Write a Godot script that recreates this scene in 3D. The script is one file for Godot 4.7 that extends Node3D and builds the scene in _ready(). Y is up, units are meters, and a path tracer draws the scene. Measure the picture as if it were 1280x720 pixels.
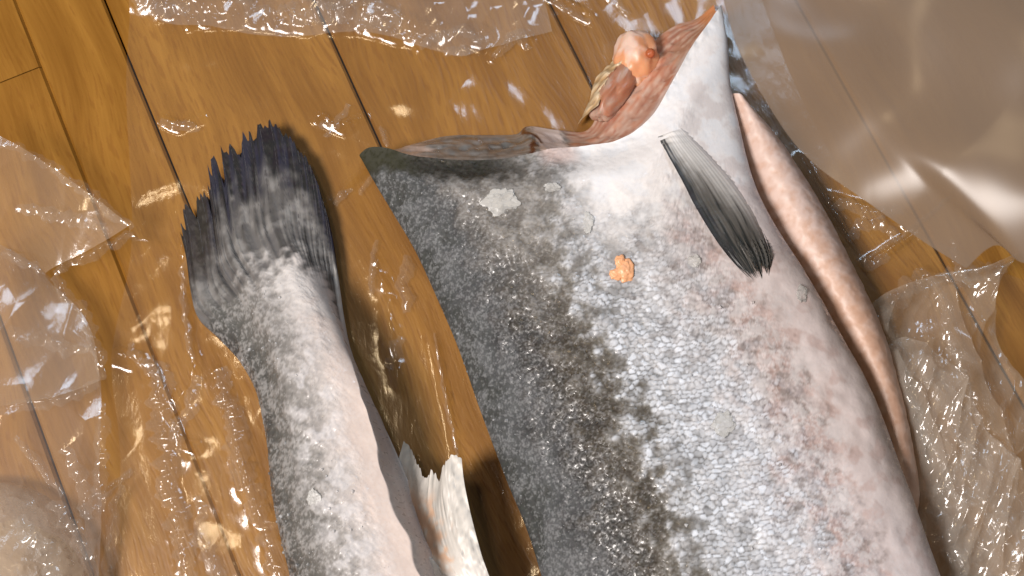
extends Node3D
# A frozen salmon in two pieces on clear plastic film over a wooden floor.
# Lengths in the helpers are millimetres; "mm" turns them into metres.

const MM := 0.001
var rng := RandomNumberGenerator.new()
var noises := {}


func _ready() -> void:
	rng.seed = 7
	# ---------------------------------------------------------------- camera, light, exposure
	var cam := Camera3D.new()
	cam.name = "camera"
	add_child(cam)
	cam.near = 0.02
	cam.far = 20.0
	cam.fov = 23.17
	var lens := CameraAttributesPhysical.new()
	lens.frustum_focal_length = 35.0 / (2.0 * tan(deg_to_rad(23.17) / 2.0))
	lens.frustum_focus_distance = 0.53
	lens.exposure_aperture = 30.0
	cam.attributes = lens
	cam.fov = 23.17
	var tilt := deg_to_rad(16.0)
	cam.position = Vector3(0, 0.56 * cos(tilt), 0.56 * sin(tilt))
	cam.rotation = Vector3(-(PI / 2 - tilt), 0, 0)
	cam.current = true

	var env := Environment.new()
	env.background_mode = Environment.BG_COLOR
	env.background_color = Color(0.17, 0.165, 0.16)
	env.tonemap_mode = Environment.TONE_MAPPER_LINEAR
	env.tonemap_exposure = 1.08
	env.sdfgi_enabled = true
	env.ssao_enabled = true
	env.ssil_enabled = true
	var we := WorldEnvironment.new()
	we.name = "world_environment"
	we.environment = env
	add_child(we)

	lamp("room_lamp", Vector3(-0.60, 1.09, 0.38), 0.32, Color(1.0, 0.965, 0.94), 2.15)
	lamp("ceiling_lamp", Vector3(-0.41, 1.68, -0.22), 0.19, Color(1.0, 0.88, 0.70), 0.27)
	lamp("window_light", Vector3(0.36, 1.05, -0.78), 0.32, Color(0.82, 0.91, 1.0), 0.40)

	build_floor()
	build_body()
	build_tail()
	build_films()


func lamp(called: String, at: Vector3, size: float, tint: Color, energy: float) -> void:
	var l := AreaLight3D.new()
	l.name = called
	l.area_size = Vector2(size, size)
	l.area_range = 6.0
	l.light_energy = energy
	l.light_color = tint
	l.shadow_enabled = true
	add_child(l)
	l.look_at_from_position(at, Vector3.ZERO, Vector3(0, 0, -1))


# -------------------------------------------------------------------- helpers
func noise(wave: float, sd := 1, octaves := 3, kind := FastNoiseLite.TYPE_SIMPLEX, fractal := FastNoiseLite.FRACTAL_FBM) -> FastNoiseLite:
	var key := int(wave * 10.0) + sd * 10000 + octaves * 100000000 + kind * 1000000000 + fractal * 10000000000
	if not noises.has(key):
		var n := FastNoiseLite.new()
		n.noise_type = kind
		n.frequency = 1.0 / wave
		n.seed = sd
		n.fractal_octaves = octaves
		n.fractal_type = fractal if octaves > 1 else FastNoiseLite.FRACTAL_NONE
		noises[key] = n
	return noises[key]


func tag(o: Node3D, label: String, category := "", group := "", kind := "") -> void:
	if label:
		o.set_meta("label", label)
	if category:
		o.set_meta("category", category)
	if group:
		o.set_meta("group", group)
	if kind:
		o.set_meta("kind", kind)


func thing(called: String, label: String, category: String) -> Node3D:
	var o := Node3D.new()
	o.name = called
	add_child(o, true)
	tag(o, label, category)
	return o


func put(called: String, m: Mesh, mat: Material, parent: Node3D) -> MeshInstance3D:
	var o := MeshInstance3D.new()
	o.name = called
	o.mesh = m
	for i in m.get_surface_count():
		o.set_surface_override_material(i, mat)
	parent.add_child(o, true)
	return o


func painted(rough := 0.5, spec := 0.5) -> StandardMaterial3D:
	var m := StandardMaterial3D.new()
	m.vertex_color_use_as_albedo = true
	m.roughness = rough
	m.metallic_specular = spec
	return m


func ss(a: float, b: float, x: float) -> float:
	return smoothstep(a, b, x)


func band(a: float, b: float, soft: float, x: float) -> float:
	return smoothstep(a - soft, a + soft, x) * (1.0 - smoothstep(b - soft, b + soft, x))


func ramp(stops: Array, x: float) -> Color:
	var last: Array = stops[0]
	if x <= float(last[0]):
		return last[1]
	for s: Array in stops:
		if x < float(s[0]):
			var t: float = (x - float(last[0])) / (float(s[0]) - float(last[0]))
			var a: Color = last[1]
			var b: Color = s[1]
			return a.lerp(b, t)
		last = s
	return last[1]


# smooth curve through points, by length
func along(pts: Array, n: int) -> PackedVector3Array:
	var fine := PackedVector3Array()
	for i in pts.size() - 1:
		var a: Vector3 = pts[maxi(i - 1, 0)]
		var b: Vector3 = pts[i]
		var c: Vector3 = pts[i + 1]
		var d: Vector3 = pts[mini(i + 2, pts.size() - 1)]
		for k in 12:
			fine.append(b.cubic_interpolate(c, a, d, k / 12.0))
	fine.append(pts[pts.size() - 1])
	var lens := PackedFloat32Array([0.0])
	for i in range(1, fine.size()):
		lens.append(lens[i - 1] + fine[i].distance_to(fine[i - 1]))
	var out := PackedVector3Array()
	var at := 0
	for i in n:
		var want := lens[lens.size() - 1] * i / (n - 1)
		while at < fine.size() - 2 and lens[at + 1] < want:
			at += 1
		out.append(fine[at].lerp(fine[at + 1], clampf((want - lens[at]) / maxf(lens[at + 1] - lens[at], 0.0001), 0, 1)))
	return out


func pick(a: PackedVector3Array, t: float) -> Vector3:
	var x := t * (a.size() - 1)
	var i := mini(int(x), a.size() - 2)
	return a[i].lerp(a[i + 1], x - i)


# a grid between four edges: from and to run left to right, left and right run from the top edge to the bottom edge
func coons(top: Array, bottom: Array, left: Array, right: Array, us: PackedFloat32Array, vs: PackedFloat32Array) -> PackedVector3Array:
	var c0 := along(top, 160)
	var c1 := along(bottom, 60)
	var d0 := along(left, 160)
	var d1 := along(right, 160)
	var out := PackedVector3Array()
	out.resize(us.size() * vs.size())
	var k := 0
	for v in vs:
		var dl := pick(d0, v)
		var dr := pick(d1, v)
		for u in us:
			var flat := c0[0] * ((1 - u) * (1 - v)) + c0[159] * (u * (1 - v)) + c1[0] * ((1 - u) * v) + c1[59] * (u * v)
			out[k] = pick(c0, u) * (1 - v) + pick(c1, u) * v + dl * (1 - u) + dr * u - flat
			k += 1
	return out


func grid_normals(p: PackedVector3Array, nu: int, nv: int) -> PackedVector3Array:
	var out := PackedVector3Array()
	out.resize(p.size())
	for j in nv:
		var j0 := maxi(j - 1, 0) * nu
		var j1 := mini(j + 1, nv - 1) * nu
		for i in nu:
			var a := p[j * nu + mini(i + 1, nu - 1)] - p[j * nu + maxi(i - 1, 0)]
			var b := p[j1 + i] - p[j0 + i]
			out[j * nu + i] = b.cross(a).normalized()
	return out


# adds a grid (u to the right, v towards the viewer, so that its front looks up) as one surface
func add_grid(m: ArrayMesh, p: PackedVector3Array, n: PackedVector3Array, c: PackedColorArray, nu: int, nv: int, under := false) -> void:
	var metres := PackedVector3Array()
	metres.resize(p.size())
	var uv := PackedVector2Array()
	uv.resize(p.size())
	for k in p.size():
		metres[k] = p[k] * MM
		uv[k] = Vector2(p[k].x, p[k].z) * 0.01
	var idx := PackedInt32Array()
	idx.resize((nu - 1) * (nv - 1) * 6)
	var at := 0
	for j in nv - 1:
		for i in nu - 1:
			var a := j * nu + i
			var q: Array = [a, a + 1, a + nu, a + 1, a + nu + 1, a + nu]
			if under:
				q = [a, a + nu, a + 1, a + 1, a + nu, a + nu + 1]
			for x: int in q:
				idx[at] = x
				at += 1
	var arr := []
	arr.resize(Mesh.ARRAY_MAX)
	arr[Mesh.ARRAY_VERTEX] = metres
	arr[Mesh.ARRAY_NORMAL] = n
	arr[Mesh.ARRAY_TEX_UV] = uv
	if c.size():
		arr[Mesh.ARRAY_COLOR] = c
	arr[Mesh.ARRAY_INDEX] = idx
	m.add_surface_from_arrays(Mesh.PRIMITIVE_TRIANGLES, arr)


# a solid between four edges: height(u, v) is the top, low(u, v) the underside, paint(u, v, p) -> [colour, relief]
# returns {mesh, p, n, c, us, vs}
func solid(edges: Array, nu: int, nv: int, height: Callable, low: Callable, paint: Callable, split := 0, ragged = null) -> Dictionary:
	var us := PackedFloat32Array()
	for i in nu:
		us.append((1 - cos(PI * i / (nu - 1))) / 2)
	var vs := PackedFloat32Array()
	for j in nv:
		vs.append(float(j) / (nv - 1))
	var p := coons(edges[0], edges[1], edges[2], edges[3], us, vs)
	if split:
		# shorten each column down to its own ragged end
		var whole := p.duplicate()
		for i in nu:
			var end: float = ragged.call(us[i]) * split
			for j in split:
				var at := lerpf(end, split, float(j) / split)
				var a := int(at)
				p[j * nu + i] = whole[a * nu + i].lerp(whole[mini(a + 1, nv - 1) * nu + i], at - a)
	var k := 0
	for v in vs:
		for u in us:
			p[k].y = height.call(u, v)
			k += 1
	var n := grid_normals(p, nu, nv)
	var c := PackedColorArray()
	c.resize(p.size())
	var flat := p.duplicate()
	k = 0
	for v in vs:
		for u in us:
			var got: Array = paint.call(u, v, flat[k])
			c[k] = got[0]
			p[k] = flat[k] + n[k] * float(got[1])
			k += 1
	n = grid_normals(p, nu, nv)
	var s := {"p": p, "n": n, "c": c, "us": us, "vs": vs, "nu": nu, "nv": nv}
	if split:
		s.end = stretch_of(s, 0, split, low)
	s.mesh = stretch_of(s, split, nv - 1, low)
	return s


# rows from..to of a solid as a mesh with top and underside
func stretch_of(s: Dictionary, from: int, to: int, low: Callable) -> ArrayMesh:
	var p: PackedVector3Array = s.p
	var c: PackedColorArray = s.c
	var us: PackedFloat32Array = s.us
	var vs: PackedFloat32Array = s.vs
	var nu: int = s.nu
	var m := ArrayMesh.new()
	add_grid(m, p.slice(from * nu, (to + 1) * nu), (s.n as PackedVector3Array).slice(from * nu, (to + 1) * nu), c.slice(from * nu, (to + 1) * nu), nu, to - from + 1)
	# underside: coarser
	var bi := PackedInt32Array()
	var step := 6
	for i in range(0, nu, step):
		bi.append(i)
	if bi[bi.size() - 1] != nu - 1:
		bi.append(nu - 1)
	var bj := PackedInt32Array()
	for j in range(from, to, step):
		bj.append(j)
	bj.append(to)
	var bp := PackedVector3Array()
	var bc := PackedColorArray()
	for j in bj:
		for i in bi:
			var q := p[j * nu + i]
			if i > 0 and i < nu - 1:
				q.y = low.call(us[i], vs[j])
			bp.append(q)
			bc.append(c[j * nu + i])
	var bn := grid_normals(bp, bi.size(), bj.size())
	for i in bn.size():
		bn[i] = -bn[i]
	add_grid(m, bp, bn, bc, bi.size(), bj.size(), true)
	return m


# the point of a solid's top nearest to a place seen from above
func spot(s: Dictionary, at: Vector3) -> int:
	var p: PackedVector3Array = s.p
	var nu: int = s.nu
	var nv: int = s.nv
	var best := -1
	var least := 1e12
	for j in range(0, nv, 5):
		for i in range(0, nu, 5):
			var q := p[j * nu + i]
			var d := (q.x - at.x) * (q.x - at.x) + (q.z - at.z) * (q.z - at.z)
			if d < least:
				least = d
				best = j * nu + i
	var bj := best / nu
	var bi := best % nu
	for j in range(maxi(bj - 5, 0), mini(bj + 6, nv)):
		for i in range(maxi(bi - 5, 0), mini(bi + 6, nu)):
			var q := p[j * nu + i]
			var d := (q.x - at.x) * (q.x - at.x) + (q.z - at.z) * (q.z - at.z)
			if d < least:
				least = d
				best = j * nu + i
	return best


func basis_on(n: Vector3, turn: float) -> Basis:
	var x := Vector3(1, 0, 0)
	x = (x - n * n.dot(x)).normalized()
	var z := x.cross(n)
	return Basis(x, n, z) * Basis(Vector3.UP, turn)


# a lumpy closed body: sphere pushed in and out by noise, radius 1
func lump(seed_: int, rough: float, flat_bottom := 0.0, tints := []) -> ArrayMesh:
	var nu := 41
	var nv := 25
	var p := PackedVector3Array()
	var n1 := noise(0.9, seed_, 3)
	for j in nv:
		var lat := PI * j / (nv - 1)
		for i in nu:
			var lon := TAU * (i % (nu - 1)) / (nu - 1)
			var d := Vector3(sin(lat) * cos(lon), cos(lat), sin(lat) * sin(lon))
			var r := 1.0 + rough * n1.get_noise_3dv(d)
			var q := d * r
			if q.y < 0:
				q.y *= 1 - flat_bottom
			p.append(q / MM * 0.001)
	var st := SurfaceTool.new()
	st.begin(Mesh.PRIMITIVE_TRIANGLES)
	for q in p:
		st.set_smooth_group(0)
		if tints:
			st.set_color((tints[0] as Color).lerp(tints[1], ss(-0.35, 0.35, 1.2 * n1.get_noise_3dv(q * 0.8 + Vector3(9, 3, 1)) + 0.5 * q.z)))
		st.add_vertex(q)
	for j in nv - 1:
		for i in nu - 1:
			var a := j * nu + i
			for x: int in [a, a + 1, a + nu, a + 1, a + nu + 1, a + nu]:
				st.add_index(x)
	st.generate_normals()
	return st.commit()


# a thin round thread along points, tapering from one radius to another
func thread(line: PackedVector3Array, r0: float, r1: float) -> ArrayMesh:
	var p := PackedVector3Array()
	for j in line.size():
		var d := (line[mini(j + 1, line.size() - 1)] - line[maxi(j - 1, 0)]).normalized()
		var side := d.cross(Vector3.UP).normalized()
		var r := lerpf(r0, r1, float(j) / (line.size() - 1))
		for i in 6:
			var a := TAU * i / 5.0
			p.append(line[j] - side * cos(a) * r + Vector3.UP * sin(a) * r)
	var m := ArrayMesh.new()
	add_grid(m, p, grid_normals(p, 6, line.size()), PackedColorArray(), 6, line.size())
	return m


# an irregular chip of ice, about 1 across
func chip(seed_: int, tall: float) -> ArrayMesh:
	var r := RandomNumberGenerator.new()
	r.seed = seed_
	var k := 7
	var ring := PackedVector3Array()
	var crown := PackedVector3Array()
	for i in k:
		var a := TAU * (i + r.randf_range(-0.3, 0.3)) / k
		var d := r.randf_range(0.34, 0.58)
		ring.append(Vector3(cos(a) * d, -0.05, sin(a) * d))
		crown.append(Vector3(cos(a) * d * 0.72 + r.randf_range(-0.05, 0.05), tall * r.randf_range(0.7, 1.15), sin(a) * d * 0.72))
	var st := SurfaceTool.new()
	st.begin(Mesh.PRIMITIVE_TRIANGLES)
	st.set_smooth_group(-1)
	var mid := Vector3(0, tall * 1.05, 0)
	for i in k:
		var j := (i + 1) % k
		for q: Vector3 in [ring[i], crown[i], ring[j], ring[j], crown[i], crown[j], crown[i], mid, crown[j]]:
			st.add_vertex(q)
	st.generate_normals()
	return st.commit()


func many(called: String, m: Mesh, mat: Material, where: Array, tints: PackedColorArray, parent: Node3D) -> void:
	var mm := MultiMesh.new()
	mm.transform_format = MultiMesh.TRANSFORM_3D
	mm.use_colors = true
	mm.mesh = m
	mm.instance_count = where.size()
	for i in where.size():
		mm.set_instance_transform(i, where[i])
		mm.set_instance_color(i, tints[i])
	var o := MultiMeshInstance3D.new()
	o.name = called
	o.multimesh = mm
	o.material_override = mat
	o.set_meta("kind", "stuff")
	parent.add_child(o, true)


# -------------------------------------------------------------------- the floor
func wood_texture(seed_: int, warm: float) -> Array:
	var w := 320
	var h := 1024
	var im := Image.create(w, h, false, Image.FORMAT_RGB8)
	var hi := Image.create(w, h, false, Image.FORMAT_L8)
	var broad := noise(90, seed_, 2)
	var streak := noise(9, seed_ + 1, 3)
	var pore := noise(3.0, seed_ + 2, 2)
	var fleck := noise(5.0, seed_ + 3, 1)
	var wave := noise(160, seed_ + 4, 2)
	for y in h:
		var join := ss(0.7, 1.0, float(y) / h)
		for x in w:
			var bend := x + 16.0 * lerpf(wave.get_noise_2d(x * 0.5, y * 0.35), wave.get_noise_2d(x * 0.5, (y - h) * 0.35), join)
			# the last part runs over into the first, so that the pattern has no seam
			var b := lerpf(broad.get_noise_2d(bend * 1.6, y * 0.22), broad.get_noise_2d(bend * 1.6, (y - h) * 0.22), join)
			var s := lerpf(streak.get_noise_2d(bend, y * 0.045), streak.get_noise_2d(bend, (y - h) * 0.045), join)
			var q := lerpf(pore.get_noise_2d(bend, y * 0.06), pore.get_noise_2d(bend, (y - h) * 0.06), join)
			var f := ss(0.58, 0.86, lerpf(fleck.get_noise_2d(bend * 0.9, y * 0.10), fleck.get_noise_2d(bend * 0.9, (y - h) * 0.10), join) + 0.25 * b)
			var t := 0.5 + 0.34 * b + 0.15 * s + 0.07 * q
			var c := Color(0.44, 0.285, 0.09).lerp(Color(0.625, 0.45, 0.195), clampf(t + warm, 0, 1))
			c = c.lerp(Color(0.40, 0.235, 0.085), 0.22 * f)
			im.set_pixel(x, y, c)
			hi.set_pixel(x, y, Color.from_hsv(0, 0, clampf(0.6 + 0.2 * s + 0.15 * q - 0.2 * f, 0, 1)))
	return [ImageTexture.create_from_image(im), ImageTexture.create_from_image(hi)]


func plank_mesh(a: float, b: float, from: float, to: float, shift: Vector2, ga: float, gb: float) -> ArrayMesh:
	# across from a to b, along from..to; chamfered top edges
	var st := SurfaceTool.new()
	st.begin(Mesh.PRIMITIVE_TRIANGLES)
	st.set_smooth_group(-1)
	var e := 1.0
	var x := [a + ga, a + ga, a + ga + e, b - gb - e, b - gb, b - gb]
	var y := [-12.0, -1.1, 0.0, 0.0, -1.1, -12.0]
	for i in 5:
		var q: Array = [[x[i], y[i], from], [x[i + 1], y[i + 1], from], [x[i], y[i], to], [x[i + 1], y[i + 1], from], [x[i + 1], y[i + 1], to], [x[i], y[i], to]]
		for v: Array in q:
			st.set_uv(Vector2(v[0] - a, v[2]) / Vector2(112.0, 360.0) + shift)
			st.add_vertex(Vector3(v[0], v[1], v[2]) * MM)
	for side in 2:
		var z: float = [from, to][side]
		for i in range(1, 5):
			var tri: Array = [0, i, i + 1] if side == 1 else [0, i + 1, i]
			for k: int in tri:
				st.set_uv(Vector2(x[k] - a, z + y[k]) / Vector2(112.0, 360.0) + shift)
				st.add_vertex(Vector3(x[k], y[k], z) * MM)
	st.generate_normals()
	return st.commit()


func build_floor() -> void:
	var floor_ := Node3D.new()
	floor_.name = "floor"
	add_child(floor_)
	tag(floor_, "golden brown varnished wooden floor of long parallel planks", "floor", "", "structure")
	var base := BoxMesh.new()
	base.size = Vector3(2.2, 0.02, 2.2)
	var dark := StandardMaterial3D.new()
	dark.albedo_color = Color(0.27, 0.17, 0.10)
	dark.roughness = 0.9
	var b := put("subfloor", base, dark, floor_)
	b.position.y = -0.0225
	var looks := []
	for i in 3:
		var t := wood_texture(40 + i * 10, [0.0, 0.07, -0.04][i])
		var m := StandardMaterial3D.new()
		m.albedo_texture = t[0]
		m.roughness = 0.36
		m.metallic_specular = 0.32
		m.heightmap_enabled = true
		m.heightmap_texture = t[1]
		m.heightmap_scale = 0.02
		looks.append(m)
	# joints across the boards, in mm from the middle of the picture
	var turn := deg_to_rad(24.3)
	var joints := [-590.0, -500.0, -415.0, -330.0, -250.0, -190.0, -139.5, -105.1, -24.0, 66.5, 162.4, 255.0, 350.0, 440.0, 530.0, 620.0]
	for i in joints.size() - 1:
		var cuts := [-950.0, 950.0]
		if i == 5:
			cuts = [-950.0, -168.6, 950.0]
		elif i % 3 == 1 and i != 7:
			cuts = [-950.0, -420.0 + 30.0 * i, 950.0]
		for k in cuts.size() - 1:
			var g := 0.25 if k > 0 else 0.0
			var mesh := plank_mesh(joints[i], joints[i + 1], float(cuts[k]) + g, float(cuts[k + 1]) - 0.25, Vector2(0.02, rng.randf()), 0.04 if i == 6 else 0.4, 0.04 if i == 5 else 0.4)
			var kind: int = [0, 2, 0, 1, 2, 0, 0, 1, 0, 0, 2, 1, 0, 2, 1, 0][i]
			if i == 5 and k == 0:
				kind = 1
			var o := put("plank", mesh, looks[kind], floor_)
			o.rotation.y = turn


# -------------------------------------------------------------------- the big piece: a headless salmon lying on its side
func body_top(u: float, v: float) -> float:
	var z0 := lerpf(20.0, 24.0, u)
	var high := 45.0 + 6.0 * ss(0.1, 0.9, v)
	high -= 10.0 * ss(0.55, 1.0, u) * (1.0 - ss(0.0, 0.45, v))   # the collar is thinner
	var arch := pow(sin(0.5 * PI * clampf(u / 0.42, 0, 1)), 0.62)
	if u > 0.62:
		arch = pow(maxf(0.0, 1.0 - pow((u - 0.62) / 0.38, 2.6)), 0.5)
	var cut := 0.62 + 0.38 * ss(0.0, 0.085, v)
	cut = lerpf(cut, 1.0, 0.35 * ss(0.5, 0.8, u))
	return z0 + (high - z0) * arch * cut


func body_paint(u: float, v: float, p: Vector3) -> Array:
	var big := noise(34, 3, 3).get_noise_2d(p.x, p.z)
	var mid := noise(9, 5, 3).get_noise_2d(p.x, p.z)
	var fine := noise(2.6, 7, 2).get_noise_2d(p.x, p.z)
	var grain := noise(1.1, 9, 1).get_noise_2d(p.x, p.z)
	var frac := noise(17, 11, 5).get_noise_2d(p.x, p.z)
	var uu := u + 0.045 * big + 0.05 * mid + 0.03 * frac + 0.008 * fine
	var c := ramp([
		[0.0, Color(0.055, 0.058, 0.056)], [0.05, Color(0.085, 0.09, 0.093)], [0.12, Color(0.068, 0.07, 0.073)], [0.19, Color(0.040, 0.038, 0.036)], [0.27, Color(0.056, 0.047, 0.036)],
		[0.34, Color(0.13, 0.118, 0.10)], [0.42, Color(0.32, 0.32, 0.325)], [0.52, Color(0.50, 0.51, 0.54)], [0.62, Color(0.53, 0.52, 0.545)], [0.71, Color(0.46, 0.405, 0.41)],
		[0.80, Color(0.66, 0.575, 0.565)], [0.90, Color(0.77, 0.68, 0.675)], [1.0, Color(0.75, 0.665, 0.65)]], uu)
	# towards the cut the back fades to grey, with less contrast
	var up := 1.0 - ss(0.05, 0.42, v + 0.06 * big)
	c = c.lerp(Color(0.27, 0.255, 0.24), 0.62 * up * band(0.16, 0.62, 0.08, uu))
	# dark blotches and the pale frost between them
	var spots := ss(0.10, 0.42, noise(6.5, 21, 3).get_noise_2d(p.x, p.z)) * band(0.16, 0.86, 0.06, uu)
	var core := band(0.40, 0.62, 0.05, uu) * ss(0.2, 0.45, v)
	c = c.lerp(Color(0.085, 0.07, 0.055), 0.22 * (1.0 - 0.6 * core) * spots * (1.0 - 0.75 * ss(0.5, 0.8, uu)))
	var brown := ss(0.12, 0.4, noise(11, 25, 4).get_noise_2d(p.x * 1.0, p.z * 1.7)) * band(0.44, 0.80, 0.05, uu)
	c = c.lerp(Color(0.17, 0.125, 0.10), 0.42 * brown * (1.0 - 0.5 * core))
	var blush := ss(0.02, 0.4, noise(15, 31, 3).get_noise_2d(p.x, p.z)) * band(0.62, 0.95, 0.06, uu)
	c = c.lerp(Color(0.50, 0.33, 0.29), 0.42 * blush)
	var frost := ss(-0.15, 0.42, 0.42 * fine + 0.5 * mid + 0.8 * frac + 0.2 * grain)
	var frosty := 0.09 + 0.42 * band(0.40, 0.86, 0.10, uu) * (1.0 - 0.35 * ss(0.75, 0.95, uu))
	frosty *= 1.0 - 0.5 * band(0.17, 0.33, 0.04, uu) * ss(0.2, 0.5, v)
	frosty *= lerpf(0.25, 1.0, ss(0.14, 0.38, uu))
	c = c.lerp(Color(0.66, 0.66, 0.68), frost * frosty)
	c = c.lerp(Color(0.40, 0.41, 0.43), 0.22 * ss(0.0, 0.55, 0.7 * fine + 0.5 * grain + 0.3 * frac) * (1.0 - ss(0.25, 0.4, uu)))
	c = c.lerp(c * 0.80, (1.0 - 0.5 * core) * ss(0.05, 0.5, -0.5 * fine - frac - 0.3 * grain) * band(0.0, 0.74, 0.08, uu))
	# black band behind the cut of the back, smooth dark lobe at the corner
	var black := band(-0.1, 0.34, 0.07, u) * band(-0.1, 0.052, 0.016, v + 0.012 * mid)
	c = c.lerp(Color(0.022, 0.021, 0.016), 0.9 * black)
	var lobe := (1.0 - ss(0.07, 0.15, u + 0.01 * mid)) * (1.0 - ss(0.03, 0.065, v + 0.008 * mid))
	c = c.lerp(Color(0.040, 0.040, 0.026), 0.9 * lobe)
	# white collar
	var collar := ss(0.40, 0.50, u + 0.02 * mid) * (1.0 - ss(0.10 + 0.10 * ss(0.6, 1.0, u), 0.24 + 0.10 * ss(0.6, 1.0, u), v + 0.035 * mid + 0.02 * fine))
	var hide := Color(0.82, 0.80, 0.80).lerp(Color(0.64, 0.585, 0.575), 0.75 * ss(-0.25, 0.35, frac + 0.4 * mid) * ss(0.015, 0.06, v) * ss(0.5, 0.9, u))
	hide = hide.lerp(Color(0.74, 0.77, 0.82), 0.5 * ss(0.0, 0.4, -frac))
	c = c.lerp(hide, 0.94 * collar)
	var grey_edge := band(0.40, 0.47, 0.02, u) * (1.0 - ss(0.02, 0.05, v))
	c = c.lerp(Color(0.62, 0.47, 0.43), 0.7 * grey_edge)
	# the scales: rows of small overlapping ovals, clearest on the silver flank
	var q := Vector2(p.x + 0.7 * noise(8, 97, 2).get_noise_2d(p.x, p.z) * 1.6, p.z + 0.06 * p.x + 0.7 * noise(8, 98, 2).get_noise_2d(p.x, p.z) * 1.6)
	var row := floorf(q.y / 1.95)
	var across := q.x / 2.55 + (0.5 if int(row) % 2 else 0.0)
	var chance := absf(fposmod(sin(floorf(across) * 12.9898 + row * 78.233) * 43758.5453, 1.0))
	var cell := Vector2(fposmod(across, 1.0) - 0.5, (q.y / 1.95 - row) - 0.5)
	var dome := 1.0 - ss(0.10, 0.32, cell.x * cell.x * 0.95 + cell.y * cell.y * 0.9)
	var silver := band(0.37, 0.66, 0.06, u + 0.09 * mid + 0.05 * frac) * ss(0.14, 0.40, v + 0.12 * mid)
	var faint := band(0.12, 0.80, 0.08, u) * (1.0 - collar)
	c = c.lerp(Color(0.66, 0.71, 0.79), silver * dome * (0.18 + 0.60 * chance) * (1.0 - 0.75 * brown))
	c = c * (1.0 - (0.30 * silver + 0.16 * faint) * (1.0 - dome))
	c = c * (1.0 + 0.22 * faint * (chance - 0.5) * dome)
	c.a = 1.0
	var smooth_ := maxf(maxf(0.62 * collar, lobe), 0.93 * ss(0.66, 0.84, uu))
	var relief := (0.22 * mid + 0.30 * frac + 0.07 * fine + 0.03 * grain + 0.10 * frost + 0.14 * dome * maxf(silver, 0.5 * faint)) * (1.0 - 0.93 * smooth_) + 0.7 * big * (1.0 - 0.8 * collar) + collar * (1.0 - ss(0.0, 0.03, v)) * 0.35 * mid
	var ends := ss(0.0, 0.02, u) * (1.0 - ss(0.98, 1.0, u))
	return [c, relief * ends]


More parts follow.
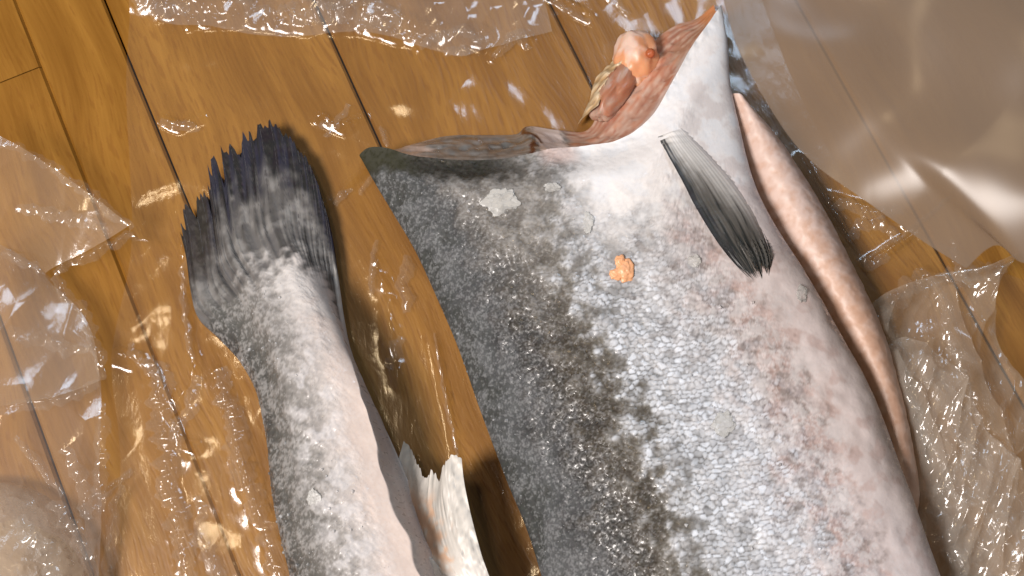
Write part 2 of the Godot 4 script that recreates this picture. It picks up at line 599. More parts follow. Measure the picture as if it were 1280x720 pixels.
func build_body() -> void:
	var o := thing("frozen_salmon", "big headless frozen salmon with dark back, silver frosted flank and white collar", "fish")
	var edges := [
		[Vector3(-58.6, 34.0, -42.6), Vector3(-54.6, 34.0, -44.5), Vector3(-47.5, 34.0, -43.2), Vector3(-36.7, 34.0, -38.6), Vector3(-19.9, 34.0, -35.7), Vector3(0.0, 34.0, -36.0), Vector3(15.3, 34.0, -39.3), Vector3(28.2, 34.0, -40.6), Vector3(41.7, 34.0, -43.5), Vector3(53.0, 34.0, -52.4), Vector3(61.5, 34.0, -67.8), Vector3(69.5, 34.0, -84.1), Vector3(77.5, 34.0, -97.1), Vector3(83.0, 34.0, -106.9)],
		[Vector3(22.5, 22.0, 158.7), Vector3(59.1, 22.0, 158.7), Vector3(101.4, 22.0, 158.7), Vector3(166.2, 22.0, 158.7)],
		[Vector3(-60.2, 20.0, -48.7), Vector3(-53.9, 20.0, -37.3), Vector3(-46.1, 20.0, -24.1), Vector3(-37.7, 20.0, -9.7), Vector3(-29.1, 20.0, 8.9), Vector3(-20.3, 20.0, 29.7), Vector3(-11.7, 20.0, 54.0), Vector3(-2.1, 20.0, 79.4), Vector3(8.1, 20.0, 105.6), Vector3(22.6, 20.0, 158.7)],
		[Vector3(84.6, 24.0, -112.1), Vector3(86.2, 24.0, -96.5), Vector3(86.7, 24.0, -77.7), Vector3(89.4, 24.0, -59.3), Vector3(93.4, 24.0, -37.8), Vector3(99.4, 24.0, -21.4), Vector3(111.1, 24.0, 0.5), Vector3(123.6, 24.0, 25.7), Vector3(135.0, 24.0, 51.7), Vector3(142.6, 24.0, 77.1), Vector3(148.5, 24.0, 98.0), Vector3(154.3, 24.0, 118.8), Vector3(165.5, 24.0, 158.6)]]
	var skin := painted(0.42, 0.5)
	var rough := NoiseTexture2D.new()
	rough.width = 512
	rough.height = 512
	rough.seamless = true
	rough.noise = noise(14, 77, 4)
	skin.roughness_texture = rough
	skin.roughness = 1.0
	skin.metallic_specular = 0.38
	skin.subsurf_scatter_enabled = false
	var s := solid(edges, 430, 500, body_top, func(u, v): return lerpf(20.0, 24.0, u) - 19.0 * pow(sin(PI * u), 0.5), body_paint)
	put("skin", s.mesh, skin, o)
	var p: PackedVector3Array = s.p
	var nu: int = s.nu
	# ---- the cut: from the rim down and outwards to the floor
	var foot := along([Vector3(-60.9, 6.0, -55.6), Vector3(-55.1, 6.0, -57.7), Vector3(-47.4, 6.0, -58.4), Vector3(-39.0, 6.0, -61.1), Vector3(-26.0, 6.0, -64.3), Vector3(-9.8, 6.0, -64.6), Vector3(1.6, 6.0, -65.0), Vector3(6.5, 6.0, -68.5), Vector3(19.5, 6.0, -66.7), Vector3(31.3, 6.0, -67.1), Vector3(38.4, 6.0, -81.5), Vector3(48.2, 6.0, -94.4), Vector3(59.1, 6.0, -106.7), Vector3(68.6, 6.0, -114.0), Vector3(77.4, 6.0, -117.0), Vector3(85.0, 6.0, -123.6)], 160)
	var rows := 22
	var cp := PackedVector3Array()
	var cc := PackedColorArray()
	for j in rows:
		var t := float(j) / (rows - 1)
		for i in nu:
			var u: float = s.us[i]
			var rim := p[i] + Vector3(0, -0.4, 0)
			var low := pick(foot, u)
			low.y = 2.0
			# steep under the rim, then flat to the foot
			var fall := pow(t, 0.55 + 0.5 * band(0.08, 0.42, 0.03, u))
			var q := rim.lerp(low, t)
			q.y = lerpf(rim.y, low.y, fall)
			var n1 := noise(13, 51, 2).get_noise_3d(q.x, q.y, q.z)
			var n2 := noise(2.5, 53, 3).get_noise_3d(q.x, q.y * 2, q.z)
			var streak := noise(3.5, 55, 2).get_noise_2d(t * 30.0 + n1 * 3, u * 12.0)
			q += Vector3(0.3, 1.0, -0.6) * (1.3 * n1 + 0.1 * n2 + 0.12 * streak) * sin(PI * t)
			cp.append(q)
			var grey := Color(0.115, 0.115, 0.112).lerp(Color(0.25, 0.245, 0.24), clampf(0.5 + 0.9 * streak + 0.2 * n2, 0, 1))
			var pale := Color(0.60, 0.45, 0.38)
			var flesh := Color(0.40, 0.21, 0.145).lerp(Color(0.56, 0.375, 0.295), clampf(0.5 + 0.9 * n1 + 0.7 * streak, 0, 1))
			flesh = flesh.lerp(Color(0.50, 0.155, 0.055), ss(0.15, 0.5, n1 + 0.25 * t) * 0.5)
			var c := grey
			c = c.lerp(pale, band(0.065, 0.155, 0.022, u + 0.03 * n1) * (0.9 - 0.3 * ss(0.5, 1, t)))
			c = c.lerp(Color(0.70, 0.58, 0.53), band(0.405, 0.475, 0.006, u + 0.01 * n2))
			c = c.lerp(Color(0.06, 0.012, 0.01), band(0.392, 0.404, 0.003, u + 0.020 * n1 + 0.012 * sin(t * 9.0)))
			c = c.lerp(flesh, ss(0.47, 0.50, u + 0.02 * n1))
			c = c.lerp(Color(0.62, 0.50, 0.42), 0.28 * ss(0.47, 0.50, u) * ss(0.1, 0.7, streak + 0.3 * n2))
			c = c.lerp(Color(0.30, 0.07, 0.045), 0.3 * ss(0.47, 0.52, u) * ss(0.1, 0.6, -streak + 0.3 * n1))
			c = c.lerp(Color(0.74, 0.66, 0.62), ss(0.49, 0.55, u) * (1.0 - ss(0.03, 0.12, t + 0.05 * n1)))
			c = c.lerp(Color(0.80, 0.29, 0.10), 0.75 * ss(0.93, 0.975, u))
			cc.append(c)
	var cn := grid_normals(cp, nu, rows)
	for i in cn.size():
		cn[i] = -cn[i]
	var cut := ArrayMesh.new()
	add_grid(cut, cp, cn, cc, nu, rows, true)
	var wet := painted(0.22, 0.5)
	put("cut_flesh", cut, wet, o)
	# ---- orange lump and the red streak below it, inside the neck opening
	var orange := StandardMaterial3D.new()
	orange.albedo_color = Color(0.90, 0.62, 0.46)
	orange.roughness = 0.4
	orange.subsurf_scatter_enabled = true
	orange.subsurf_scatter_strength = 0.15
	var flesh_look := painted(0.38)
	flesh_look.subsurf_scatter_enabled = true
	flesh_look.subsurf_scatter_strength = 0.15
	var gut := put("organ", lump(5, 0.15, 0.0, [Color(0.74, 0.52, 0.42), Color(0.66, 0.30, 0.15)]), flesh_look, o)
	gut.transform = Transform3D(Basis(Vector3.UP, 0.2).scaled(Vector3(9.4, 8.0, 12.0) * MM), Vector3(50.9, 9.0, -95.9) * MM)
	gut.set_meta("label", "rounded orange piece of organ sticking out of the neck opening")
	var red := orange.duplicate()
	red.albedo_color = Color(0.66, 0.35, 0.21)
	var gut2 := put("organ", lump(8, 0.22, 0.0, [Color(0.36, 0.15, 0.085), Color(0.40, 0.26, 0.20)]), flesh_look, o)
	gut2.transform = Transform3D(Basis(Vector3.UP, -0.55) * Basis.from_scale(Vector3(6.0, 7.0, 16.0) * MM), Vector3(42.4, 9.0, -81.6) * MM)
	gut2.set_meta("label", "dark orange streak of organ below the rounded one")
	var bead := put("organ", lump(9, 0.1), red, o)
	bead.transform = Transform3D(Basis.from_scale(Vector3(2.0, 1.8, 2.0) * MM), Vector3(56.1, 17.0, -94.2) * MM)
	# ---- torn pale tissue beside the organ
	var veil := painted(0.3, 0.5)
	var tp := PackedVector3Array()
	var tc := PackedColorArray()
	var t0 := along([Vector3(48.8, 14.0, -93.5), Vector3(42.9, 14.0, -89.3), Vector3(37.9, 14.0, -82.2), Vector3(34.8, 14.0, -72.4)], 40)
	var t1 := along([Vector3(42.4, 4.0, -96.8), Vector3(34.7, 4.0, -88.9), Vector3(31.5, 4.0, -78.2), Vector3(26.8, 4.0, -68.3)], 40)
	for j in 40:
		for i in 9:
			var f := i / 8.0
			var q := t1[j].lerp(t0[j], f)
			var nn := noise(4, 61, 3).get_noise_2d(q.x, q.z)
			q.y += 2.2 * nn + 2.0 * sin(PI * f)
			tp.append(q)
			tc.append(Color(0.42, 0.27, 0.13).lerp(Color(0.62, 0.50, 0.34), clampf(0.5 + nn, 0, 1)))
	var tm := ArrayMesh.new()
	add_grid(tm, tp, grid_normals(tp, 9, 40), tc, 9, 40)
	put("tissue", tm, veil, o)

	# ---- belly flap: the other belly wall showing along the right side
	var flap := solid([
		[Vector3(84.5, 10.0, -74.8), Vector3(93.9, 10.0, -69.2)],
		[Vector3(136.5, 10.0, 104.7), Vector3(147.1, 10.0, 105.3)],
		[Vector3(84.1, 12.0, -74.0), Vector3(89.5, 12.0, -49.8), Vector3(100.8, 12.0, -19.5), Vector3(117.8, 12.0, 13.1), Vector3(129.7, 12.0, 38.5), Vector3(136.8, 12.0, 60.1), Vector3(137.4, 12.0, 84.3), Vector3(135.9, 12.0, 104.9)],
		[Vector3(95.3, 10.0, -69.9), Vector3(106.3, 10.0, -58.1), Vector3(114.6, 10.0, -45.1), Vector3(123.8, 10.0, -27.5), Vector3(133.7, 10.0, -4.3), Vector3(142.6, 10.0, 19.0), Vector3(147.7, 10.0, 42.4), Vector3(150.7, 10.0, 63.4), Vector3(152.1, 10.0, 84.0), Vector3(147.1, 10.0, 105.3)]],
		60, 260,
		func(u, v): return 12.0 + 15.0 * pow(sin(PI * clampf(u, 0, 1)), 0.6) * (1 - 0.35 * v),
		func(u, v): return 12.0 - 10.5 * pow(sin(PI * u), 0.6),
		func(u, v, q: Vector3):
			var a := noise(7, 71, 4).get_noise_2d(q.x, q.z)
			var b := noise(2.0, 73, 3).get_noise_2d(q.x, q.z)
			var c := Color(0.50, 0.30, 0.21).lerp(Color(0.58, 0.40, 0.31), clampf(0.5 + 0.4 * a + 0.15 * b, 0, 1))
			var icy := clampf((1.0 - ss(0.15, 0.62, v)) + 0.7 * a, 0, 1)
			c = c.lerp(Color(0.66, 0.54, 0.50), 0.62 * icy * ss(-1.6, 0.7, 0.3 * b + 0.3 * a))
			return [c, 0.2 * a])
	put("belly_flap", flap.mesh, painted(0.45), o)

	# ---- pectoral fin lying back along the flank
	var fl := along([Vector3(54.5, 38.0, -52.8), Vector3(57.2, 38.0, -42.3), Vector3(64.0, 38.0, -27.4), Vector3(70.7, 38.0, -12.8), Vector3(78.6, 38.0, 0.4), Vector3(87.7, 38.0, 10.3)], 90)
	var fr := along([Vector3(62.5, 38.0, -54.8), Vector3(76.7, 38.0, -41.0), Vector3(88.2, 38.0, -26.8), Vector3(94.7, 38.0, -12.8), Vector3(97.1, 38.0, -0.9), Vector3(95.4, 38.0, 9.0)], 90)
	var fp := PackedVector3Array()
	var fc := PackedColorArray()
	var fw := 54
	var ground := PackedFloat32Array()
	ground.resize(fw)
	for j in 90:
		var v := j / 89.0
		for i in fw:
			var u := i / (fw - 1.0)
			var reach := 1.0 - 0.10 * absf(noise(3.0, 84, 2).get_noise_1d(u * 40.0)) * 1.6
			var vv := v * lerpf(1.0, reach, ss(0.6, 1.0, v))
			var q := pick(fl, vv).lerp(pick(fr, vv), u)
			var y := p[spot(s, q)].y if (i % 9 == 0 or i == fw - 1) and j % 3 == 0 else -1.0
			q.y = y
			fp.append(q)
		for i in fw:
			var k := j * fw + i
			if fp[k].y < 0:
				if j % 3:
					fp[k].y = ground[i]
					continue
				var a := i / 9 * 9
				var b := mini(a + 9, fw - 1)
				fp[k].y = lerpf(fp[j * fw + a].y, fp[j * fw + b].y, float(i - a) / (b - a))
		for i in fw:
			var u := i / (fw - 1.0)
			var k := j * fw + i
			ground[i] = fp[k].y
			var ray := cos(u * TAU * 13.0 + 1.5 * noise(20, 81, 2).get_noise_2d(u * 20, v * 20))
			fp[k].y += (0.3 - 0.2 * u + 2.2 * (1 - u) * ss(0.0, 0.35, v) + 0.9 * sin(PI * u) + 0.04 * ray) * ss(0.0, 0.18, v) * (1.0 - 0.6 * ss(0.7, 1.0, v)) - 1.3 * (1.0 - ss(0.0, 0.07, v)) - 0.4 * ss(0.85, 1.0, u)
			var d := noise(3.2, 83, 3).get_noise_2d(u * 30.0, v * 7.0)
			var dark := clampf(ss(0.45, 0.92, v + 0.30 * d - 0.12 * u) * (0.72 + 0.08 * ray + 1.1 * d), 0, 1)
			var c := Color(0.74, 0.715, 0.69).lerp(Color(0.115, 0.108, 0.098), ss(0.10, 0.60, v + 0.35 * (0.5 - u) + 0.1 * d))
			c = c.lerp(Color(0.68, 0.66, 0.64), 0.9 * ss(0.35, 0.95, u) * (1.0 - ss(0.35, 0.85, v)))
			c = c.lerp(Color(0.035, 0.037, 0.036), dark)
			c = c.lerp(Color(0.03, 0.032, 0.035), 0.93 * (1.0 - ss(0.07, 0.19, u + 0.16 * d)) * ss(0.03, 0.10, v) * ss(0.0, 0.06, v))
			c = c.lerp(Color(0.66, 0.60, 0.585), 0.85 * ss(0.72, 0.98, u + 0.08 * d) * (1.0 - ss(0.55, 0.9, v)))
			c = c.lerp(Color(0.78, 0.75, 0.74), 1.0 - ss(0.01, 0.05 + 0.16 * ss(0.1, 0.4, u), v + 0.03 * d))
			fc.append(c)
	var fm := ArrayMesh.new()
	add_grid(fm, fp, grid_normals(fp, fw, 90), fc, fw, 90)
	var fin := put("pectoral_fin", fm, painted(0.4), o)
	fin.set_meta("label", "grey pectoral fin with black front edge and streaked black tip")

	# ---- ice
	ice(s, o, 1700, 0)
	for a: Array in [[Vector3(-4.2, 43.0, -21.2), 12.0, 8.5], [Vector3(75.0, 47.0, 63.5), 7.0, 7.5], [Vector3(107.0, 38.0, 14.0), 4.0, 7.0], [Vector3(28.1, 46.0, -12.0), 3.5, 7.0], [Vector3(14.9, 44.0, -25.9), 6.0, 3.0], [Vector3(66.8, 46.0, 2.8), 5.0, 4.0]]:
		flake(s, o, a[0], a[1], a[2])

	# ---- a scrap of orange flesh frozen on
	var scrap := StandardMaterial3D.new()
	scrap.albedo_color = Color(0.90, 0.67, 0.50)
	scrap.roughness = 0.4
	var where := spot(s, Vector3(40.6, 51.0, 5.9))
	var sc := thing("flesh_scrap", "small bright orange scrap of flesh stuck on the frosted flank of the big piece", "fish scrap")
	sc.position = p[where] * MM
	var l1 := put("flesh", lump(13, 0.35, 0.5), scrap, sc)
	l1.scale = Vector3(3.3, 1.5, 4.2) * MM
	l1.position = Vector3(0.9, 0.2, 0.4) * MM
	var l2 := put("flesh", lump(15, 0.3, 0.5), scrap, sc)
	l2.scale = Vector3(2.6, 1.2, 2.2) * MM
	l2.position = Vector3(-2.4, 0.2, 1.8) * MM
	var l3 := put("flesh", lump(17, 0.3, 0.5), scrap, sc)
	l3.scale = Vector3(2.0, 1.2, 2.2) * MM
	l3.position = Vector3(-0.8, 0.2, -3.2) * MM


# grains of frost
func ice(s: Dictionary, o: Node3D, count: int, which: int) -> void:
	var p: PackedVector3Array = s.p
	var n: PackedVector3Array = s.n
	var c: PackedColorArray = s.c
	var us: PackedFloat32Array = s.us
	var nu: int = s.nu
	var nv: int = s.nv
	var patch := noise(13, 95 + which, 3)
	for kind in 2:
		var where := []
		var tints := PackedColorArray()
		for t in count:
			var j := rng.randi_range(4, nv - 5)
			var i := rng.randi_range(6, nu - 7)
			var k := j * nu + i
			var f := patch.get_noise_2d(p[k].x, p[k].z)
			var u := us[i]
			var v := float(j) / (nv - 1)
			var chance := 0.0
			if which == 0:
				chance = (0.15 + 0.8 * ss(0.0, 0.4, f)) * (1.0 - ss(0.68, 0.82, u)) * ss(0.05, 0.09, v)
				chance *= 1.0 - ss(0.40, 0.5, u) * (1.0 - ss(0.12, 0.32, v))
			else:
				chance = (0.2 + 0.9 * ss(-0.1, 0.3, f)) * (1.0 - ss(0.48, 0.62, u)) * ss(0.26, 0.32, v)
			if rng.randf() > chance:
				continue
			var size := rng.randf_range(0.2, 0.5) + (rng.randf_range(0.3, 1.4) if rng.randf() < 0.07 else 0.0)
			var b := basis_on(n[k], rng.randf() * TAU) * Basis(Vector3.RIGHT, rng.randf_range(-0.5, 0.5))
			where.append(Transform3D(b.scaled_local(Vector3(size, size * rng.randf_range(0.5, 1.0), size * rng.randf_range(0.6, 1.2)) * MM), p[k] * MM))
			var g := rng.randf_range(0.25, 0.75)
			var tint := c[k].lerp(Color(0.70, 0.71, 0.74), g * rng.randf_range(0.1, 0.8))
			tint.a = 1
			tints.append(tint)
		var mat := painted(0.40 if kind == 0 else 0.65, 0.5)
		many("frost_grains", chip(300 + kind + 10 * which, 0.5), mat, where, tints, o)


# one larger flat flake of ice frozen on the skin
var flake_look: StandardMaterial3D
func flake(s: Dictionary, o: Node3D, at: Vector3, wide: float, deep: float) -> void:
	if flake_look == null:
		flake_look = StandardMaterial3D.new()
		flake_look.albedo_color = Color(0.86, 0.86, 0.85, 0.38)
		flake_look.transparency = BaseMaterial3D.TRANSPARENCY_ALPHA
		flake_look.roughness = 0.3
	var k := spot(s, at)
	var p: PackedVector3Array = s.p
	var n: PackedVector3Array = s.n
	var f := put("ice_flake", lump(rng.randi_range(100, 900), 0.55, 0.4), flake_look, o)
	f.transform = Transform3D(basis_on(n[k], rng.randf_range(-0.3, 0.3)).scaled_local(Vector3(wide * 0.52, 0.5, deep * 0.52) * MM), (p[k] + n[k] * 0.25) * MM)


# -------------------------------------------------------------------- the small piece: the tail end
const FIN := 150   # rows of the tail's grid that belong to the fin


func tail_edge(v: float) -> float:
	return lerpf(6.5, 13.0, ss(0.15, 0.5, v))


# how much of each ray is broken off
func fin_end(u: float) -> float:
	var ray := u * 46.0
	var bunch := absf(noise(3.1, 141, 2).get_noise_1d(ray))
	var out := 0.16 * bunch * (1.0 - 0.75 * ss(0.55, 0.75, u))
	out += (0.025 + 0.03 * noise(1.0, 142, 1).get_noise_1d(floorf(ray) * 7.3)) * absf(fposmod(ray, 1.0) - 0.5) * 2.0 * (1.0 - 0.6 * ss(0.5, 0.8, u))
	out += 0.26 * maxf(0.0, 1.0 - absf(u - 0.215) / 0.022)
	out += 0.15 * maxf(0.0, 1.0 - absf(u - 0.33) / 0.015) + 0.12 * maxf(0.0, 1.0 - absf(u - 0.42) / 0.012) + 0.10 * maxf(0.0, 1.0 - absf(u - 0.12) / 0.016)
	return clampf(out, 0.0, 0.5)


func tail_top(u: float, v: float) -> float:
	var z0 := tail_edge(v)
	var body := ss(0.16, 0.33, v - 0.035 * sin(PI * u))
	var high := lerpf(9.5, 38.0, pow(ss(0.13, 0.52, v), 0.85)) + 9.0 * ss(0.5, 1.0, v)
	var ridge := 0.76 + 0.03 * noise(30, 111, 2).get_noise_1d(v * 300.0)
	# a flat top that rises from the left and breaks off at the ridge; the fin is a thin sheet
	var left := pow(sin(0.5 * PI * clampf(u / 0.42, 0, 1)), 0.6)
	var fall := 1.0 - (0.50 * ss(ridge, 1.0, u) + 0.45 * ss(ridge - 0.03, ridge + 0.07, u)) * body
	var thin := pow(sin(PI * clampf(u, 0, 1)), 0.25)
	return z0 + (high - z0) * lerpf(thin, left * fall, body)


func tail_paint(u: float, v: float, p: Vector3) -> Array:
	var big := noise(26, 121, 3).get_noise_2d(p.x, p.z)
	var mid := noise(7, 123, 3).get_noise_2d(p.x, p.z)
	var fine := noise(2.6, 125, 2).get_noise_2d(p.x, p.z)
	var grain := noise(1.1, 127, 1).get_noise_2d(p.x, p.z)
	var frac := noise(15, 126, 5).get_noise_2d(p.x, p.z)
	var uu := u + 0.05 * big + 0.03 * mid + 0.03 * frac + 0.02 * fine
	var c := ramp([[0.0, Color(0.045, 0.045, 0.044)], [0.10, Color(0.085, 0.085, 0.08)], [0.24, Color(0.135, 0.13, 0.122)], [0.36, Color(0.27, 0.255, 0.245)], [0.48, Color(0.46, 0.425, 0.41)], [0.60, Color(0.56, 0.475, 0.435)], [0.74, Color(0.63, 0.53, 0.48)], [0.86, Color(0.58, 0.49, 0.45)], [1.0, Color(0.60, 0.54, 0.51)]], uu)
	var rays := noise(6.0, 147, 2).get_noise_2d(u * 120.0, v * 24.0)
	var ray := 0.5 + 0.5 * cos(u * TAU * 46.0)
	# white frosted root of the fin
	var root := band(0.22, 0.38, 0.045, v + 0.04 * mid + 0.03 * frac) * band(0.40, 0.82, 0.10, u + 0.1 * mid)
	c = c.lerp(Color(0.72, 0.70, 0.69), 0.5 * root)
	var frost := ss(-0.25, 0.5, 0.55 * fine + 0.4 * mid + 0.5 * frac + 0.35 * grain)
	c = c.lerp(Color(0.64, 0.63, 0.635), frost * 0.25 * (1.0 - 0.6 * ss(0.55, 0.75, u)) * ss(0.16, 0.26, v))
	var cool := ss(0.0, 0.35, noise(12, 129, 3).get_noise_2d(p.x, p.z) + 0.3 * mid) * band(0.30, 0.55, 0.1, u) * ss(0.36, 0.5, v)
	c = c.lerp(Color(0.62, 0.61, 0.63), 0.45 * cool)
	c = c.lerp(Color(0.09, 0.086, 0.08), 0.3 * ss(0.25, 0.5, noise(5, 131, 2).get_noise_2d(p.x, p.z)) * band(0.06, 0.42, 0.06, u))
	# the fin: black-blue tip, grey frosted web with darker rays
	var web := 1.0 - ss(0.225, 0.295, v - 0.05 * sin(PI * clampf(u * 1.1 - 0.1, 0, 1)) + 0.045 + 0.03 * mid + 0.03 * frac)
	var f := Color(0.125, 0.12, 0.118).lerp(Color(0.185, 0.178, 0.172), ss(-0.3, 0.4, frac + 0.5 * mid))
	f = f.lerp(Color(0.05, 0.046, 0.044), ss(-0.15, 0.45, rays + 0.15 * frac) * 0.55)
	f = f.lerp(Color(0.34, 0.335, 0.335), 0.22 * ss(0.1, 0.7, frac + 0.5 * mid + 0.2 * fine))
	var tip := 1.0 - ss(0.06, 0.145, v + 0.035 * frac + 0.02 * rays + 0.02 * (u - 0.5))
	f = f.lerp(Color(0.010, 0.0095, 0.011).lerp(Color(0.020, 0.020, 0.034), ss(-0.2, 0.3, rays)), 0.95 * tip)
	f = f.lerp(Color(0.033, 0.026, 0.022), 0.8 * (1.0 - ss(0.10, 0.34, u + 0.10 * rays)) * (1.0 - ss(0.10, 0.19, v)))
	f = f.lerp(Color(0.62, 0.60, 0.575), ss(0.90, 0.96, u) * ss(0.09, 0.16, v))
	c = c.lerp(f, web)
	var relief := (0.22 * mid + 0.30 * frac + 0.07 * fine + 0.03 * grain + 0.10 * frost) * (1.0 - 0.85 * ss(0.50, 0.66, u)) + 0.4 * big
	relief = lerpf(relief, 0.25 * mid + 0.15 * frac + 0.05 * ray + 0.10 * rays, web)
	return [c, relief * ss(0.0, 0.03, u) * (1.0 - ss(0.97, 1.0, u))]


func build_tail() -> void:
	var o := thing("salmon_tail_piece", "slimmer frozen salmon tail piece with dark ragged tail fin and torn pale belly fin", "fish")
	var edges := [
		[Vector3(-133.2, 8.0, -23.5), Vector3(-132.8, 8.0, -31.6), Vector3(-127.9, 8.0, -35.6), Vector3(-124.6, 8.0, -43.8), Vector3(-123.2, 8.0, -52.7), Vector3(-117.8, 8.0, -59.6), Vector3(-110.3, 8.0, -65.2), Vector3(-103.4, 8.0, -70.8), Vector3(-94.8, 8.0, -67.3), Vector3(-86.7, 8.0, -58.9), Vector3(-80.4, 8.0, -47.9), Vector3(-76.1, 8.0, -35.6), Vector3(-73.2, 8.0, -26.2)],
		[Vector3(-68.6, 14.0, 158.7), Vector3(-45.8, 14.0, 158.7), Vector3(-22.9, 14.0, 158.7), Vector3(0.0, 14.0, 158.7)],
		[Vector3(-132.7, 10.0, -22.8), Vector3(-129.1, 10.0, -10.9), Vector3(-126.3, 10.0, 3.5), Vector3(-122.5, 10.0, 14.5), Vector3(-113.9, 10.0, 22.8), Vector3(-104.0, 10.0, 33.6), Vector3(-96.6, 10.0, 47.4), Vector3(-92.0, 10.0, 65.9), Vector3(-89.4, 10.0, 84.0), Vector3(-85.7, 10.0, 99.4), Vector3(-80.8, 10.0, 116.4), Vector3(-69.2, 10.0, 158.8)],
		[Vector3(-72.7, 12.0, -24.8), Vector3(-70.4, 12.0, -14.9), Vector3(-68.8, 12.0, -5.0), Vector3(-65.7, 12.0, 13.8), Vector3(-61.4, 12.0, 30.9), Vector3(-54.2, 12.0, 47.8), Vector3(-46.5, 12.0, 61.9), Vector3(-39.6, 12.0, 77.1), Vector3(-33.3, 12.0, 91.4), Vector3(-26.0, 12.0, 104.9), Vector3(-16.4, 12.0, 120.5), Vector3(0.0, 12.0, 158.7)]]
	var skin := painted(1.0, 0.38)
	var rough := NoiseTexture2D.new()
	rough.width = 512
	rough.height = 512
	rough.seamless = true
	rough.noise = noise(14, 177, 4)
	skin.roughness_texture = rough
	var s := solid(edges, 250, 500, tail_top, func(u, v): return tail_edge(v) * (1.0 - 0.8 * pow(sin(PI * u), 0.5)), tail_paint, FIN, fin_end)
	put("skin", s.mesh, skin, o)

	# ---- the thin hard rays that stand out of the fin's web
	var fin := put("tail_fin", s.end, painted(0.52, 0.3), o)
	fin.set_meta("label", "dark fan-shaped tail fin with ragged split tip")
	var fp: PackedVector3Array = s.p
	var nu: int = s.nu
	var bone := StandardMaterial3D.new()
	bone.albedo_color = Color(0.22, 0.21, 0.22)
	bone.roughness = 0.4
	for r in 22:
		var i := int(nu * acos(1.0 - 2.0 * (0.04 + 0.90 * r / 21.0)) / PI)
		var line := PackedVector3Array()
		for j in range(1, 62 + 12 * (r % 3), 6):
			line.append(fp[j * nu + i] + Vector3(0, -0.12, 0))
		put("fin_ray", thread(line, 0.20, 0.12), bone, fin)

	# ---- torn fin at the belly, standing up beside the body
	var aw := 60
	var ah := 60
	var us := PackedFloat32Array()
	var vs := PackedFloat32Array()
	for i in aw:
		us.append(i / (aw - 1.0))
	for j in ah:
		vs.append(j / (ah - 1.0))
	var ap := coons(
		[Vector3(-40.5, 24.0, 64.6), Vector3(-37.7, 24.0, 68.2), Vector3(-34.7, 24.0, 74.1), Vector3(-31.9, 24.0, 79.1), Vector3(-29.0, 24.0, 77.1), Vector3(-26.6, 24.0, 80.6), Vector3(-25.0, 24.0, 75.3), Vector3(-22.4, 24.0, 71.8), Vector3(-18.5, 24.0, 72.4)],
		[Vector3(-20.7, 24.0, 164.0), Vector3(-11.2, 24.0, 164.0), Vector3(0.0, 24.0, 164.0), Vector3(11.2, 24.0, 164.0)],
		[Vector3(-40.9, 18.0, 63.6), Vector3(-43.9, 18.0, 75.6), Vector3(-42.4, 18.0, 89.2), Vector3(-36.3, 18.0, 102.6), Vector3(-29.1, 18.0, 112.9), Vector3(-28.3, 18.0, 164.1)],
		[Vector3(-18.3, 30.0, 73.3), Vector3(-17.4, 30.0, 80.9), Vector3(-15.0, 30.0, 92.4), Vector3(-12.0, 30.0, 103.8), Vector3(-8.0, 30.0, 115.6), Vector3(11.1, 30.0, 163.9)], us, vs)
	var ac := PackedColorArray()
	for j in ah:
		for i in aw:
			var u := us[i]
			var v := vs[j]
			var k := j * aw + i
			var nn := noise(5, 151, 3).get_noise_2d(ap[k].x, ap[k].z)
			var ray := noise(1.3, 153, 2).get_noise_2d(u * 34.0, v * 3.0)
			ap[k].y = lerpf(lerpf(12.0, 26.0, ss(0.24, 0.48, v)), lerpf(31.0, 36.0, v), ss(0.0, 0.9, u)) + 0.6 * nn + 0.08 * ray
			ap[k].z += 1.5 * ray * (1.0 - ss(0.0, 0.3, v))
			var c := Color(0.58, 0.55, 0.51).lerp(Color(0.72, 0.69, 0.665), ss(0.35, 0.6, v))
			c = c.lerp(Color(0.36, 0.345, 0.32), band(0.42, 0.85, 0.1, u) * (1.0 - ss(0.22, 0.42, v)) * (0.6 + ray))
			c = c.lerp(Color(0.58, 0.37, 0.24), 0.85 * (1.0 - ss(0.42, 0.66, u + 0.3 * nn)) * band(0.10, 0.40, 0.06, v))
			c = c.lerp(Color(0.66, 0.56, 0.50), ss(0.45, 0.6, v) * (1 - ss(0.3, 0.8, u)))
			ac.append(c)
	var am := ArrayMesh.new()
	add_grid(am, ap, grid_normals(ap, aw, ah), ac, aw, ah)
	# its outer side goes down to the floor
	var wp := PackedVector3Array()
	var wc := PackedColorArray()
	for j in ah:
		for i in 8:
			var t := i / 7.0
			var top := ap[j * aw + aw - 1]
			var down := Vector3(top.x - 6.0 * t, lerpf(top.y, maxf(4.0, 20.0 - 30.0 * vs[j]), pow(t, 1.3)), top.z)
			wp.append(down)
			wc.append(ac[j * aw + aw - 1])
	var wn := grid_normals(wp, 8, ah)
	for i in wn.size():
		wn[i] = -wn[i]
	add_grid(am, wp, wn, wc, 8, ah, true)
	var tf := put("belly_fin", am, painted(0.42), o)
	tf.set_meta("label", "torn pale fin with ragged upper edge and orange root")

	ice(s, o, 1800, 1)
	flake(s, o, Vector3(-70.1, 34.0, 88.6), 4.5, 5.0)


